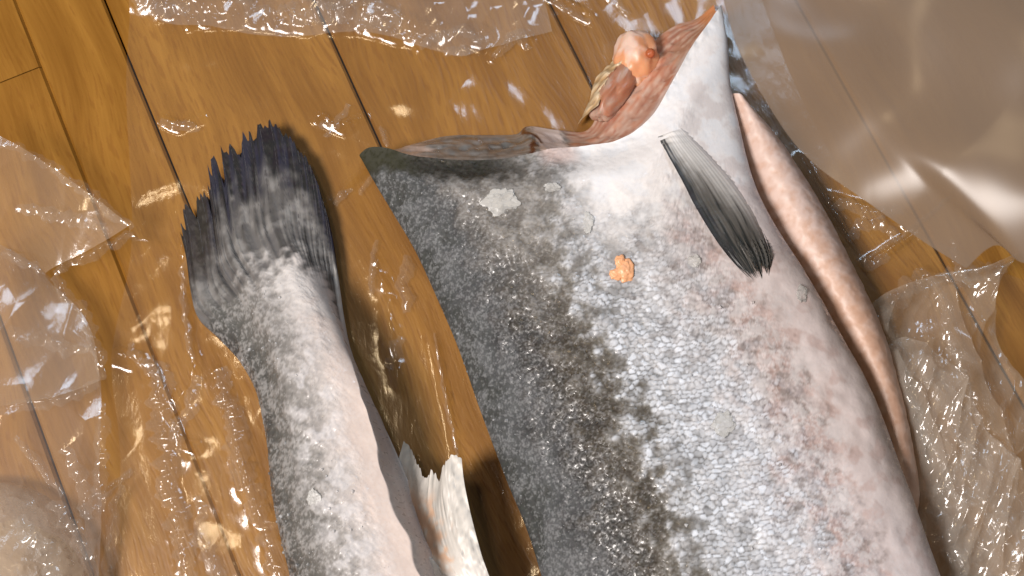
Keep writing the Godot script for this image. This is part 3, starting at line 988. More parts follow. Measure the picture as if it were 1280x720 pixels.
# -------------------------------------------------------------------- clear plastic film
var wrinkle_maps := {}
func wrinkles(which: int) -> NoiseTexture2D:
	if not wrinkle_maps.has(which):
		var t := NoiseTexture2D.new()
		t.width = 1024
		t.height = 1024
		t.seamless = true
		t.as_normal_map = true
		t.bump_strength = 9.0
		var n := FastNoiseLite.new()
		n.seed = 401 + which
		n.noise_type = FastNoiseLite.TYPE_SIMPLEX_SMOOTH
		n.frequency = 1.0 / 110.0
		n.fractal_type = FastNoiseLite.FRACTAL_RIDGED
		n.fractal_octaves = 3
		n.domain_warp_enabled = true
		n.domain_warp_amplitude = 40.0
		n.domain_warp_frequency = 1.0 / 200.0
		t.noise = n
		wrinkle_maps[which] = t
	return wrinkle_maps[which]


func film_look(milk: float, rough: float, tint := Color(0.86, 0.85, 0.84), fine := 0.07, stretch := Vector2(1.1, 0.45)) -> StandardMaterial3D:
	var m := StandardMaterial3D.new()
	m.albedo_color = Color(tint.r, tint.g, tint.b, milk)
	m.transparency = BaseMaterial3D.TRANSPARENCY_ALPHA
	m.roughness = rough
	m.metallic_specular = 0.55
	m.cull_mode = BaseMaterial3D.CULL_DISABLED
	m.normal_enabled = true
	m.normal_texture = wrinkles(0)
	m.normal_scale = fine
	m.uv1_scale = Vector3(stretch.x, stretch.y, 1)
	return m


# how far a sharp crease along a line lifts the film: each crease is [points, height, reach]
func creases(list: Array, p: Vector3) -> float:
	var out := 0.0
	for c: Array in list:
		var pts: Array = c[0]
		var reach: float = c[2]
		for i in pts.size() - 1:
			var a: Vector3 = pts[i]
			var b: Vector3 = pts[i + 1]
			if p.x < minf(a.x, b.x) - 3 * reach or p.x > maxf(a.x, b.x) + 3 * reach or p.z < minf(a.z, b.z) - 3 * reach or p.z > maxf(a.z, b.z) + 3 * reach:
				continue
			var ax := Vector2(a.x, a.z)
			var ab := Vector2(b.x, b.z) - ax
			var t := clampf((Vector2(p.x, p.z) - ax).dot(ab) / ab.length_squared(), 0, 1)
			var d := (Vector2(p.x, p.z) - ax - ab * t).length()
			out = maxf(out, float(c[1]) * (0.35 * exp(-2.5 * d / reach) + 0.65 * exp(-d * d / (reach * reach))))
	return out


func crumple(p: Vector3, wave: float, sd: int) -> float:
	# gently bowed facets that meet in straight, sharp creases
	var n := noise(wave, sd, 1, FastNoiseLite.TYPE_CELLULAR)
	n.cellular_distance_function = FastNoiseLite.DISTANCE_EUCLIDEAN_SQUARED
	n.cellular_return_type = FastNoiseLite.RETURN_DISTANCE
	n.cellular_jitter = 1.1
	return n.get_noise_2d(p.x + 0.35 * p.z, p.z * 0.72) + 1.0


# a narrow fold pinched up in film, along a line
func fold(pts: Array, half: float, high: float, look: Material, parent: Node3D) -> void:
	var length := 0.0
	for i in pts.size() - 1:
		length += (pts[i] as Vector3).distance_to(pts[i + 1])
	var nv := maxi(int(length / 0.7), 8)
	var nu := 17
	var line := along(pts, nv)
	var p := PackedVector3Array()
	for j in nv:
		var d := line[mini(j + 1, nv - 1)] - line[maxi(j - 1, 0)]
		d.y = 0
		var side := Vector3(-d.z, 0, d.x).normalized()
		var t := j / (nv - 1.0)
		var at := line[j] + side * half * 0.55 * noise(9.0, 421, 2).get_noise_2d(line[j].x, line[j].z)
		var swell := 0.65 + 0.7 * noise(7.0, 423, 2).get_noise_2d(line[j].x, line[j].z)
		var ends := sqrt(sin(PI * clampf(t, 0.02, 0.98)))
		for i in nu:
			var w := 1.0 - 2.0 * i / (nu - 1.0)
			var q := at + side * half * w * (0.6 + 0.5 * swell) * (0.4 + 0.6 * ends)
			var crest := pow(maxf(0.0, 1.0 - absf(w)), 0.8) * 0.55 + 0.45 * (1.0 - w * w)
			q.y = line[j].y + high * maxf(swell, 0.15) * ends * crest + half * 0.17 * noise(half * 2.6, 425, 2).get_noise_2d(q.x, q.z) * (1 - w * w)
			p.append(q)
	var m := ArrayMesh.new()
	add_grid(m, p, grid_normals(p, nu, nv), PackedColorArray(), nu, nv)
	put("fold", m, look, parent)


func film(called: String, label: String, edges: Array, nu: int, nv: int, lift: Callable, look: Material, parent: Node3D = null) -> void:
	var us := PackedFloat32Array()
	for i in nu:
		us.append(i / (nu - 1.0))
	var vs := PackedFloat32Array()
	for j in nv:
		vs.append(j / (nv - 1.0))
	var p := coons(edges[0], edges[1], edges[2], edges[3], us, vs)
	for j in nv:
		for i in nu:
			p[j * nu + i] += lift.call(us[i], vs[j], p[j * nu + i])
	var m := ArrayMesh.new()
	add_grid(m, p, grid_normals(p, nu, nv), PackedColorArray(), nu, nv)
	if parent:
		put(called, m, look, parent)
	else:
		var o := put(called, m, look, self)
		tag(o, label, "plastic film")


func build_films() -> void:
	# ---- the sheet under both pieces
	var lines := [
		[[Vector3(-154.0, 0.0, 27.8), Vector3(-145.9, 0.0, 30.0), Vector3(-139.0, 0.0, 39.0), Vector3(-135.0, 0.0, 51.7), Vector3(-132.3, 0.0, 68.8), Vector3(-129.6, 0.0, 82.7), Vector3(-125.5, 0.0, 97.8), Vector3(-120.0, 0.0, 118.6)], 4.5, 3.0],
		[[Vector3(-131.3, 0.0, -20.1), Vector3(-131.5, 0.0, -3.3), Vector3(-129.1, 0.0, 13.2), Vector3(-125.6, 0.0, 29.4)], 4.0, 2.2],
		[[Vector3(-116.4, 0.0, 35.8), Vector3(-111.5, 0.0, 45.4), Vector3(-106.4, 0.0, 59.5), Vector3(-103.3, 0.0, 70.4), Vector3(-97.0, 0.0, 85.7), Vector3(-91.4, 0.0, 100.8), Vector3(-86.5, 0.0, 115.6)], 5.0, 3.2],
		[[Vector3(-134.1, 0.0, 42.2), Vector3(-130.0, 0.0, 48.5), Vector3(-125.0, 0.0, 39.0), Vector3(-123.7, 0.0, 29.4)], 3.0, 2.0],
		[[Vector3(-132.9, 0.0, 51.7), Vector3(-126.0, 0.0, 62.6), Vector3(-121.5, 0.0, 64.2)], 3.0, 1.6],
		[[Vector3(-159.1, 0.0, -126.7), Vector3(-148.6, 0.0, -122.3), Vector3(-128.4, 0.0, -123.8), Vector3(-104.6, 0.0, -120.8), Vector3(-80.9, 0.0, -118.5), Vector3(-64.2, 0.0, -122.3), Vector3(-45.4, 0.0, -115.6), Vector3(-26.9, 0.0, -110.4), Vector3(-13.4, 0.0, -108.9)], 5.5, 4.5],
		[[Vector3(-148.9, 0.0, -126.7), Vector3(-134.7, 0.0, -115.6), Vector3(-114.6, 0.0, -117.8), Vector3(-87.4, 0.0, -113.4), Vector3(-63.9, 0.0, -114.1), Vector3(-40.2, 0.0, -107.5)], 3.5, 3.0],
		[[Vector3(-38.5, 0.0, -105.3), Vector3(-26.9, 0.0, -111.1), Vector3(-12.1, 0.0, -108.2)], 4.0, 2.2],
		[[Vector3(-7.4, 0.0, -100.1), Vector3(0.0, 0.0, -108.2), Vector3(6.0, 0.0, -108.9)], 4.0, 2.0],
		[[Vector3(12.9, 0.0, -129.0), Vector3(20.3, 0.0, -124.5), Vector3(33.0, 0.0, -117.1)], 4.5, 1.6],
		[[Vector3(-29.9, 0.0, 22.9), Vector3(-27.5, 0.0, 35.8), Vector3(-23.2, 0.0, 54.8), Vector3(-20.0, 0.0, 73.5)], 3.0, 1.2],
		[[Vector3(-54.4, 0.0, -10.0), Vector3(-48.9, 0.0, 6.6), Vector3(-47.2, 0.0, 22.9), Vector3(-43.7, 0.0, 39.0)], 2.0, 3.0],
		[[Vector3(-79.2, 0.0, -72.1), Vector3(-69.1, 0.0, -68.5), Vector3(-62.0, 0.0, -72.1)], 3.5, 2.2],
		[[Vector3(-77.7, 0.0, -33.0), Vector3(-69.8, 0.0, -38.8), Vector3(-65.1, 0.0, -44.7), Vector3(-59.4, 0.0, -49.6)], 3.0, 1.8],
		[[Vector3(-145.1, 0.0, -72.1), Vector3(-136.7, 0.0, -68.5), Vector3(-128.7, 0.0, -72.8)], 2.6, 2.0],
		[[Vector3(117.7, 0.0, -54.4), Vector3(121.2, 0.0, -45.7), Vector3(127.9, 0.0, -33.7), Vector3(135.1, 0.0, -20.1)], 3.5, 1.6],
		[[Vector3(129.7, 0.0, -37.1), Vector3(142.4, 0.0, -33.0), Vector3(155.2, 0.0, -30.3), Vector3(164.1, 0.0, -20.1)], 3.0, 2.0],
		[[Vector3(142.4, 0.0, -10.0), Vector3(150.8, 0.0, -15.0), Vector3(164.3, 0.0, -23.5), Vector3(176.6, 0.0, -35.4)], 4.5, 1.6],
	]
	var ga: Vector3 = Vector3(-59.8, 0.0, -30.3)
	var gb: Vector3 = Vector3(-12.1, 0.0, 103.8)
	var gap_a := Vector2(ga.x, ga.z)
	var gap_b := Vector2(gb.x, gb.z)
	var thin := film_look(0.02, 0.14)
	var sheet := thing("plastic_sheet", "wide thin clear plastic sheet spread on the floor under both fish pieces", "plastic film")
	film("sheet", "",
		[[Vector3(-160.7, 0.0, -149.4), Vector3(-82.2, 0.0, -153.2), Vector3(3.4, 0.0, -149.4), Vector3(99.2, 0.0, -149.4)], [Vector3(-160.5, 0.0, 136.0), Vector3(-41.6, 0.0, 136.0), Vector3(77.3, 0.0, 136.0), Vector3(208.0, 0.0, 136.0)], [Vector3(-160.7, 0.0, -149.4), Vector3(-160.3, 0.0, -90.0), Vector3(-152.8, 0.0, -20.1), Vector3(-157.0, 0.0, 29.4), Vector3(-150.2, 0.0, 76.5), Vector3(-160.5, 0.0, 136.0)], [Vector3(99.2, 0.0, -149.4), Vector3(119.3, 0.0, -82.8), Vector3(145.7, 0.0, -33.7), Vector3(188.9, 0.0, -10.0), Vector3(220.8, 0.0, 19.7), Vector3(208.0, 0.0, 136.0)]],
		330, 260,
		func(_u, _v, p: Vector3):
			var area := ss(-0.15, 0.35, noise(70, 201, 2).get_noise_2d(p.x, p.z))
			var gap := Geometry2D.get_closest_point_to_segment(Vector2(p.x, p.z), gap_a, gap_b).distance_to(Vector2(p.x, p.z))
			area *= ss(12.0, 30.0, gap) * (1.0 - ss(85.0, 110.0, p.x) * (1.0 - ss(-5.0, 25.0, p.z)))
			var y := 0.9 + (0.12 + 0.4 * area) * noise(30, 203, 2).get_noise_2d(p.x, p.z)
			y += (0.25 + 1.6 * area) * crumple(p, 34.0, 205)
			var near := creases(lines, p)
			if near > 0.02:
				y += near * (0.8 + 0.45 * noise(11, 219, 2).get_noise_2d(p.x, p.z)) + 2.4 * minf(near / 3.0, 1.0) * crumple(p, 8.5, 221)
			return Vector3(0, maxf(y, 0.25), 0),
		thin, sheet)
	film("folded_edge", "",
		[[Vector3(-165.4, 7.0, -145.5), Vector3(-97.9, 7.0, -145.5), Vector3(-47.3, 7.0, -145.5), Vector3(6.8, 7.0, -145.5)], [Vector3(-157.6, 2.0, -122.7), Vector3(-146.0, 2.0, -115.3), Vector3(-127.4, 2.0, -113.1), Vector3(-103.7, 2.0, -108.7), Vector3(-80.3, 2.0, -109.4), Vector3(-60.3, 2.0, -110.9), Vector3(-40.1, 2.0, -105.0), Vector3(-21.7, 2.0, -99.9), Vector3(-10.0, 2.0, -103.6), Vector3(16.7, 2.0, -110.9)], [Vector3(-165.1, 8.0, -144.9), Vector3(-160.6, 8.0, -130.0), Vector3(-155.8, 8.0, -119.6)], [Vector3(6.8, 6.0, -146.0), Vector3(13.4, 6.0, -123.6), Vector3(16.6, 6.0, -108.9)]],
		170, 40,
		func(u, v, p: Vector3):
			return Vector3(0, (4.5 * crumple(p, 17.0, 311) + 1.8 * crumple(p, 8.0, 313)) * (1.0 - ss(0.7, 1.0, v) * 0.5), 0), film_look(0.10, 0.12, Color(0.86, 0.85, 0.84), 0.09, Vector2(0.6, 1.6)), sheet)

	var pinch := film_look(0.05, 0.16, Color(0.9, 0.88, 0.85), 0.03, Vector2(1.4, 1.0))
	for f: Array in [
		[[Vector3(-142.2, 1.5, 28.5), Vector3(-138.4, 1.5, 38.7), Vector3(-135.0, 1.5, 52.0), Vector3(-132.0, 1.5, 69.1), Vector3(-129.2, 1.5, 82.9), Vector3(-125.2, 1.5, 97.9), Vector3(-119.6, 1.5, 120.1)], 5.6, 3.6],
		[[Vector3(-123.0, 1.5, 36.1), Vector3(-124.2, 1.5, 45.7), Vector3(-128.0, 1.5, 55.1), Vector3(-131.2, 1.5, 62.0)], 3.4, 2.2],
		[[Vector3(-115.6, 1.5, 33.6), Vector3(-110.6, 1.5, 45.7), Vector3(-106.7, 1.5, 59.8), Vector3(-102.3, 1.5, 73.7), Vector3(-96.8, 1.5, 85.9), Vector3(-91.8, 1.5, 99.7), Vector3(-85.5, 1.5, 118.7)], 5.0, 3.4],
		[[Vector3(-120.1, 1.5, 82.9), Vector3(-118.1, 1.5, 94.9), Vector3(-113.8, 1.5, 106.9), Vector3(-107.7, 1.5, 118.7)], 3.4, 2.2],
		[[Vector3(-129.6, 1.5, -19.6), Vector3(-130.8, 1.5, -2.9), Vector3(-128.8, 1.5, 13.6), Vector3(-125.2, 1.5, 29.7)], 1.8, 2.0],
		[[Vector3(-150.8, 1.5, 23.3), Vector3(-145.2, 1.5, 30.4), Vector3(-137.2, 1.5, 38.1)], 2.6, 2.0],
		[[Vector3(-149.6, 1.5, 78.6), Vector3(-151.7, 1.5, 91.9), Vector3(-150.6, 1.5, 112.8), Vector3(-151.5, 1.5, 124.5)], 2.4, 3.0],
		[[Vector3(-161.4, 1.5, 84.4), Vector3(-154.1, 1.5, 80.4), Vector3(-145.2, 1.5, 73.1)], 1.8, 2.4],
		[[Vector3(-160.4, 1.5, -131.2), Vector3(-154.3, 1.5, -122.2), Vector3(-146.1, 1.5, -120.7), Vector3(-136.2, 1.5, -123.7)], 4.0, 3.0],
		[[Vector3(-114.8, 2.0, -127.9), Vector3(-108.3, 2.0, -120.5), Vector3(-102.4, 2.0, -123.5)], 3.6, 2.6],
		[[Vector3(-97.7, 2.0, -123.5), Vector3(-87.4, 2.0, -119.0), Vector3(-74.0, 2.0, -120.5), Vector3(-60.5, 2.0, -118.3), Vector3(-47.0, 2.0, -114.6)], 5.0, 3.6],
		[[Vector3(-94.6, 2.0, -130.2), Vector3(-80.9, 2.0, -124.9), Vector3(-64.1, 2.0, -126.4), Vector3(-47.1, 2.0, -120.5)], 3.4, 2.4],
		[[Vector3(-39.4, 2.0, -105.0), Vector3(-31.8, 2.0, -108.7), Vector3(-20.1, 2.0, -110.9), Vector3(-12.0, 2.0, -107.2)], 3.0, 2.4],
		[[Vector3(-28.0, 2.0, -102.8), Vector3(-22.7, 2.0, -101.4), Vector3(-17.3, 2.0, -102.8)], 2.6, 1.6],
		[[Vector3(-7.3, 2.0, -99.2), Vector3(-1.3, 2.0, -106.5), Vector3(3.3, 2.0, -110.2), Vector3(6.7, 2.0, -102.8)], 3.0, 2.2],
		[[Vector3(12.2, 1.5, -128.2), Vector3(20.2, 1.5, -123.0), Vector3(32.9, 1.5, -115.6)], 1.8, 1.8],
		[[Vector3(37.2, 2.0, -129.4), Vector3(43.8, 2.0, -124.2), Vector3(49.7, 2.0, -119.0)], 2.0, 1.6],
		[[Vector3(-144.7, 1.5, -71.4), Vector3(-136.0, 1.5, -68.6), Vector3(-128.1, 1.5, -67.9)], 2.4, 1.4],
		[[Vector3(-78.9, 1.5, -70.7), Vector3(-74.9, 1.5, -67.9), Vector3(-76.0, 1.5, -63.7)], 2.2, 1.6],
		[[Vector3(-67.3, 1.5, -78.5), Vector3(-70.4, 1.5, -72.8), Vector3(-72.9, 1.5, -67.9)], 2.0, 1.4],
		[[Vector3(-54.5, 1.5, -68.6), Vector3(-52.4, 1.5, -63.7), Vector3(-50.4, 1.5, -60.2)], 1.2, 1.6],
		[[Vector3(-56.6, 1.5, -46.9), Vector3(-59.7, 1.5, -42.8), Vector3(-61.5, 1.5, -38.6)], 1.4, 1.6],
		[[Vector3(-64.8, 1.5, -41.4), Vector3(-68.6, 1.5, -38.0), Vector3(-71.7, 1.5, -34.5)], 2.0, 1.6],
		[[Vector3(-54.5, 1.5, -19.6), Vector3(-55.5, 1.5, -9.5), Vector3(-55.8, 1.5, 4.4)], 1.6, 1.8],
		[[Vector3(-40.9, 1.5, -12.9), Vector3(-43.3, 1.5, -2.2), Vector3(-40.5, 1.5, 10.3)], 3.0, 2.2],
		[[Vector3(-44.0, 1.5, 20.1), Vector3(-45.8, 1.5, 26.5), Vector3(-47.5, 1.5, 33.6)], 3.0, 2.2],
		[[Vector3(-30.2, 1.5, 18.8), Vector3(-27.5, 1.5, 36.1), Vector3(-23.5, 1.5, 55.1), Vector3(-20.3, 1.5, 69.4)], 1.0, 2.4],
		[[Vector3(114.2, 1.5, -53.9), Vector3(118.0, 1.5, -46.2), Vector3(120.0, 1.5, -41.4)], 1.4, 1.8],
		[[Vector3(142.4, 2.0, -12.1), Vector3(153.8, 2.0, -19.4), Vector3(164.7, 2.0, -27.5), Vector3(177.2, 2.0, -37.8)], 1.2, 2.4],
		[[Vector3(129.0, 2.0, -32.3), Vector3(137.5, 2.0, -33.7), Vector3(148.2, 2.0, -30.3), Vector3(157.4, 2.0, -32.3)], 3.0, 2.0],
		[[Vector3(134.6, 2.0, -19.4), Vector3(141.4, 2.0, -25.5), Vector3(151.0, 2.0, -24.8), Vector3(155.1, 2.0, -19.4)], 3.0, 2.0],
		[[Vector3(138.0, 2.0, -12.1), Vector3(144.2, 2.0, -9.4), Vector3(150.2, 2.0, -13.4)], 2.6, 2.0]]:
		fold(f[0], f[1], f[2], pinch, sheet)

	# ---- left: an open bag standing up, two folds over each other
	var bag := thing("plastic_bag", "crumpled clear plastic bag with milky folds at the left edge", "plastic bag")
	var milky := film_look(0.19, 0.14, Color(0.80, 0.72, 0.64))
	film("upper_fold", "",
		[[Vector3(-219.7, 26.0, -61.1), Vector3(-193.5, 26.0, -49.4), Vector3(-177.0, 26.0, -39.4), Vector3(-160.5, 26.0, -27.9), Vector3(-144.8, 26.0, -15.5)], [Vector3(-209.2, 20.0, 55.5), Vector3(-191.5, 20.0, 53.1), Vector3(-173.9, 20.0, 49.4), Vector3(-154.7, 20.0, 42.7)], [Vector3(-218.0, 30.0, -59.4), Vector3(-212.6, 30.0, -10.4), Vector3(-205.2, 30.0, 57.4)], [Vector3(-148.2, 14.0, -19.5), Vector3(-162.6, 14.0, -11.6), Vector3(-179.4, 14.0, -3.1), Vector3(-179.6, 14.0, 1.4), Vector3(-166.8, 14.0, 13.0), Vector3(-160.3, 14.0, 24.8), Vector3(-156.5, 14.0, 41.4)]],
		130, 120,
		func(u, v, p: Vector3):
			return Vector3(0, 9.0 * crumple(p, 44.0, 231) + 1.2 * crumple(p, 13.0, 235) + 6.0 * ss(0.0, 1.0, 1.0 - u), 0), milky, bag)
	film("lower_fold", "",
		[[Vector3(-216.0, 22.0, -13.0), Vector3(-197.1, 22.0, -9.7), Vector3(-184.2, 22.0, -3.3), Vector3(-175.7, 22.0, 3.1)], [Vector3(-200.2, 22.0, 131.2), Vector3(-183.0, 22.0, 131.2), Vector3(-165.8, 22.0, 131.2), Vector3(-149.3, 22.0, 131.2)], [Vector3(-212.6, 30.0, -10.4), Vector3(-205.9, 30.0, 51.4), Vector3(-197.1, 30.0, 131.6)], [Vector3(-179.1, 12.0, 0.2), Vector3(-166.5, 12.0, 16.3), Vector3(-158.9, 12.0, 32.8), Vector3(-155.4, 12.0, 54.0), Vector3(-155.1, 12.0, 72.3), Vector3(-152.3, 12.0, 93.2), Vector3(-152.1, 12.0, 130.8)]],
		120, 180,
		func(u, v, p: Vector3):
			return Vector3(0, 8.0 * crumple(p, 36.0, 241) + 1.4 * crumple(p, 12.0, 245), 0), film_look(0.15, 0.12, Color(0.74, 0.70, 0.68)), bag)
	# rounded milky bulge at the bottom left corner
	film("bulge", "",
		[[Vector3(-220.9, 6.0, 80.4), Vector3(-193.9, 6.0, 78.0), Vector3(-175.2, 6.0, 84.1), Vector3(-160.8, 6.0, 97.8)], [Vector3(-212.6, 6.0, 153.2), Vector3(-186.4, 6.0, 153.2), Vector3(-163.1, 6.0, 153.2), Vector3(-142.7, 6.0, 153.2)], [Vector3(-220.9, 6.0, 80.4), Vector3(-216.5, 6.0, 119.0), Vector3(-212.6, 6.0, 153.2)], [Vector3(-160.8, 6.0, 97.8), Vector3(-154.4, 6.0, 110.2), Vector3(-148.9, 6.0, 130.5), Vector3(-142.7, 6.0, 153.2)]],
		90, 90,
		func(u, v, p: Vector3):
			var dome := pow(clampf(1.0 - u * u, 0, 1), 0.5) * pow(clampf(1.0 - pow(1.0 - v, 2.2), 0, 1), 0.5)
			return Vector3(0, 34.0 * dome + 2.4 * crumple(p, 16.0, 251) * dome + 0.8 * crumple(p, 6.0, 255), 0), film_look(0.40, 0.2, Color(0.80, 0.74, 0.66), 0.5, Vector2(0.8, 0.8)), bag)
	film("edge_fold", "",
		[[Vector3(-160.5, 10.0, 87.0), Vector3(-155.3, 10.0, 84.6), Vector3(-150.1, 10.0, 81.6), Vector3(-142.2, 10.0, 75.0)], [Vector3(-160.7, 10.0, 133.5), Vector3(-156.3, 10.0, 133.5), Vector3(-153.1, 10.0, 133.5), Vector3(-149.6, 10.0, 133.5)], [Vector3(-158.1, 18.0, 88.0), Vector3(-155.8, 18.0, 108.3), Vector3(-158.2, 18.0, 133.9)], [Vector3(-143.3, 6.0, 74.4), Vector3(-148.1, 6.0, 83.5), Vector3(-149.7, 6.0, 101.4), Vector3(-150.7, 6.0, 133.4)]],
		50, 90,
		func(u, v, p: Vector3):
			return Vector3(0, 4.0 * crumple(p, 9.0, 261), 0), film_look(0.08, 0.07), bag)
	film("corner_fold", "",
		[[Vector3(-159.8, 14.0, -15.5), Vector3(-153.6, 14.0, -16.9), Vector3(-150.6, 14.0, -18.2)], [Vector3(-145.2, 10.0, -16.8), Vector3(-143.2, 10.0, -15.5), Vector3(-141.3, 10.0, -14.2)], [Vector3(-159.2, 16.0, -14.9), Vector3(-150.4, 16.0, -14.9), Vector3(-143.6, 16.0, -14.9)], [Vector3(-151.7, 10.0, -19.5), Vector3(-145.9, 10.0, -16.8), Vector3(-141.3, 10.0, -14.2)]],
		16, 16, func(u, v, p: Vector3): return Vector3(0, 4.0 * crumple(p, 6.0, 265), 0), film_look(0.05, 0.07), bag)

	# ---- upper right: a raised fold of film close to the camera
	var veil := film_look(0.74, 0.25, Color(0.47, 0.41, 0.355), 0.0, Vector2(0.4, 0.2))
	veil.metallic_specular = 0.32
	film("raised_plastic_fold", "large blurred milky plastic fold raised above the floor at the upper right corner",
		[[Vector3(59.8, 150.0, -81.5), Vector3(89.7, 150.0, -81.5), Vector3(139.6, 150.0, -81.5), Vector3(194.5, 150.0, -81.5)], [Vector3(152.4, 90.0, 18.0), Vector3(163.3, 90.0, 10.8), Vector3(173.4, 90.0, 16.4), Vector3(187.7, 90.0, 8.0), Vector3(208.6, 90.0, 11.9)], [Vector3(64.5, 120.0, -99.7), Vector3(68.9, 120.0, -64.1), Vector3(73.7, 120.0, -41.1), Vector3(89.4, 120.0, -16.1), Vector3(113.4, 120.0, 6.1), Vector3(142.2, 120.0, 27.2)], [Vector3(194.5, 150.0, -81.5), Vector3(187.2, 150.0, -21.9), Vector3(180.7, 150.0, 31.0)]],
		120, 110,
		func(u, v, p: Vector3):
			return Vector3(0, 7.0 * noise(120, 271, 2).get_noise_2d(p.x, p.z) + 1.6 * crumple(p, 80.0, 275), 0), veil)

	# ---- right: a crushed ruff of film beside the belly
	var crushed := [
		[[Vector3(143.5, 0.0, 19.7), Vector3(149.2, 0.0, 6.6), Vector3(162.7, 0.0, -3.3), Vector3(178.8, 0.0, -5.0), Vector3(195.2, 0.0, -9.3)], 9.0, 5.0],
		[[Vector3(171.7, 0.0, 3.3), Vector3(173.5, 0.0, 19.7), Vector3(179.6, 0.0, 39.0), Vector3(185.7, 0.0, 57.9), Vector3(190.7, 0.0, 76.5)], 8.0, 5.0],
		[[Vector3(147.5, 0.0, 29.4), Vector3(152.6, 0.0, 45.4), Vector3(160.4, 0.0, 64.2), Vector3(165.0, 0.0, 82.7)], 7.0, 3.5],
		[[Vector3(157.8, 0.0, 57.9), Vector3(164.8, 0.0, 67.3), Vector3(158.9, 0.0, 82.7), Vector3(152.1, 0.0, 91.8)], 7.0, 3.0],
		[[Vector3(201.1, 0.0, 57.9), Vector3(184.2, 0.0, 73.5), Vector3(175.2, 0.0, 88.7), Vector3(166.0, 0.0, 106.7)], 9.0, 4.0],
	]
	var heap := thing("crushed_plastic", "heavily crushed shiny clear plastic heaped along the belly of the big piece", "plastic film")
	film("lower_layer", "",
		[[Vector3(138.4, 4.0, 11.0), Vector3(148.5, 4.0, 3.1), Vector3(168.0, 4.0, -3.5), Vector3(187.3, 4.0, -6.8), Vector3(200.6, 4.0, -12.8)], [Vector3(159.3, 4.0, 136.2), Vector3(182.9, 4.0, 136.2), Vector3(206.5, 4.0, 136.2), Vector3(230.1, 4.0, 136.2)], [Vector3(138.4, 4.0, 11.0), Vector3(142.9, 4.0, 36.7), Vector3(148.2, 4.0, 64.9), Vector3(153.7, 4.0, 95.2), Vector3(159.3, 4.0, 136.2)], [Vector3(200.6, 4.0, -12.8), Vector3(188.1, 4.0, 4.4), Vector3(190.4, 4.0, 27.1), Vector3(204.0, 4.0, 46.2), Vector3(233.4, 4.0, 58.7), Vector3(230.1, 4.0, 136.2)]],
		200, 260,
		func(u, v, p: Vector3):
			var y := 2.0 + 13.0 * crumple(p, 30.0, 281) + 6.0 * crumple(p, 13.0, 285) + 1.3 * crumple(p, 6.0, 289)
			y += creases(crushed, p)
			return Vector3(0, y * (0.25 + 0.75 * ss(0.0, 0.1, u) * ss(0.0, 0.06, v)), 0), film_look(0.13, 0.13, Color(0.90, 0.87, 0.82), 0.12, Vector2(1.5, 0.6)), heap)
	film("upper_layer", "",
		[[Vector3(141.4, 12.0, 29.0), Vector3(151.1, 12.0, 22.7), Vector3(159.9, 12.0, 29.0), Vector3(171.3, 12.0, 38.5)], [Vector3(157.5, 10.0, 136.4), Vector3(180.8, 10.0, 136.4), Vector3(204.2, 10.0, 136.4)], [Vector3(142.0, 10.0, 28.6), Vector3(144.3, 10.0, 47.4), Vector3(148.5, 10.0, 71.9), Vector3(154.5, 10.0, 101.8), Vector3(157.5, 10.0, 136.4)], [Vector3(171.3, 12.0, 38.5), Vector3(181.5, 12.0, 60.1), Vector3(194.8, 12.0, 78.3), Vector3(207.2, 12.0, 102.0), Vector3(203.4, 12.0, 136.5)]],
		150, 220,
		func(u, v, p: Vector3):
			var q := Vector3(p.x * 1.5 + 0.3 * p.z, 0, p.z * 0.6)
			return Vector3(0, 3.0 + 13.0 * crumple(q, 24.0, 291) + 6.0 * crumple(q, 11.0, 295) + 1.5 * crumple(p, 5.0, 297) - 8.0 * (1.0 - ss(0.0, 0.15, u) * ss(0.0, 0.1, v) * (1.0 - ss(0.85, 1.0, u))), 0), film_look(0.13, 0.13, Color(0.92, 0.89, 0.85), 0.12, Vector2(1.8, 0.7)), heap)
	for f: Array in [
		[[Vector3(141.5, 6.0, 22.5), Vector3(146.1, 6.0, 11.5), Vector3(160.8, 6.0, -0.2), Vector3(178.1, 6.0, -3.5), Vector3(195.0, 6.0, -8.2)], 4.0, 4.0],
		[[Vector3(169.3, 8.0, 4.3), Vector3(170.3, 8.0, 21.7), Vector3(174.3, 8.0, 39.5), Vector3(181.7, 8.0, 59.4)], 3.4, 4.0],
		[[Vector3(148.1, 8.0, 36.3), Vector3(156.0, 8.0, 53.2), Vector3(159.2, 8.0, 65.5)], 2.4, 3.0],
		[[Vector3(160.0, 9.0, 37.8), Vector3(165.8, 9.0, 49.0), Vector3(172.2, 9.0, 53.4)], 3.6, 3.4],
		[[Vector3(154.8, 10.0, 61.3), Vector3(159.8, 10.0, 66.5), Vector3(163.8, 10.0, 76.8), Vector3(155.5, 10.0, 90.0)], 3.2, 3.4],
		[[Vector3(174.5, 10.0, 64.6), Vector3(171.0, 10.0, 76.8), Vector3(169.2, 10.0, 90.0)], 2.6, 3.6],
		[[Vector3(150.9, 8.0, 78.9), Vector3(159.8, 8.0, 81.3), Vector3(168.3, 8.0, 73.5)], 1.6, 2.4],
		[[Vector3(160.3, 9.0, 107.5), Vector3(175.7, 9.0, 100.5), Vector3(193.5, 9.0, 89.8)], 5.0, 4.0],
		[[Vector3(188.3, 10.0, 47.4), Vector3(188.6, 10.0, 62.8), Vector3(189.5, 10.0, 78.0)], 2.0, 3.0],
		[[Vector3(148.9, 8.0, 65.5), Vector3(155.3, 8.0, 83.7), Vector3(160.2, 8.0, 104.5)], 2.6, 2.6],
		[[Vector3(173.6, 10.0, -16.8), Vector3(175.9, 10.0, -6.9), Vector3(179.1, 10.0, 0.3)], 2.0, 2.4]]:
		fold(f[0], f[1], f[2], pinch, heap)
	var here := RandomNumberGenerator.new()
	here.seed = 21
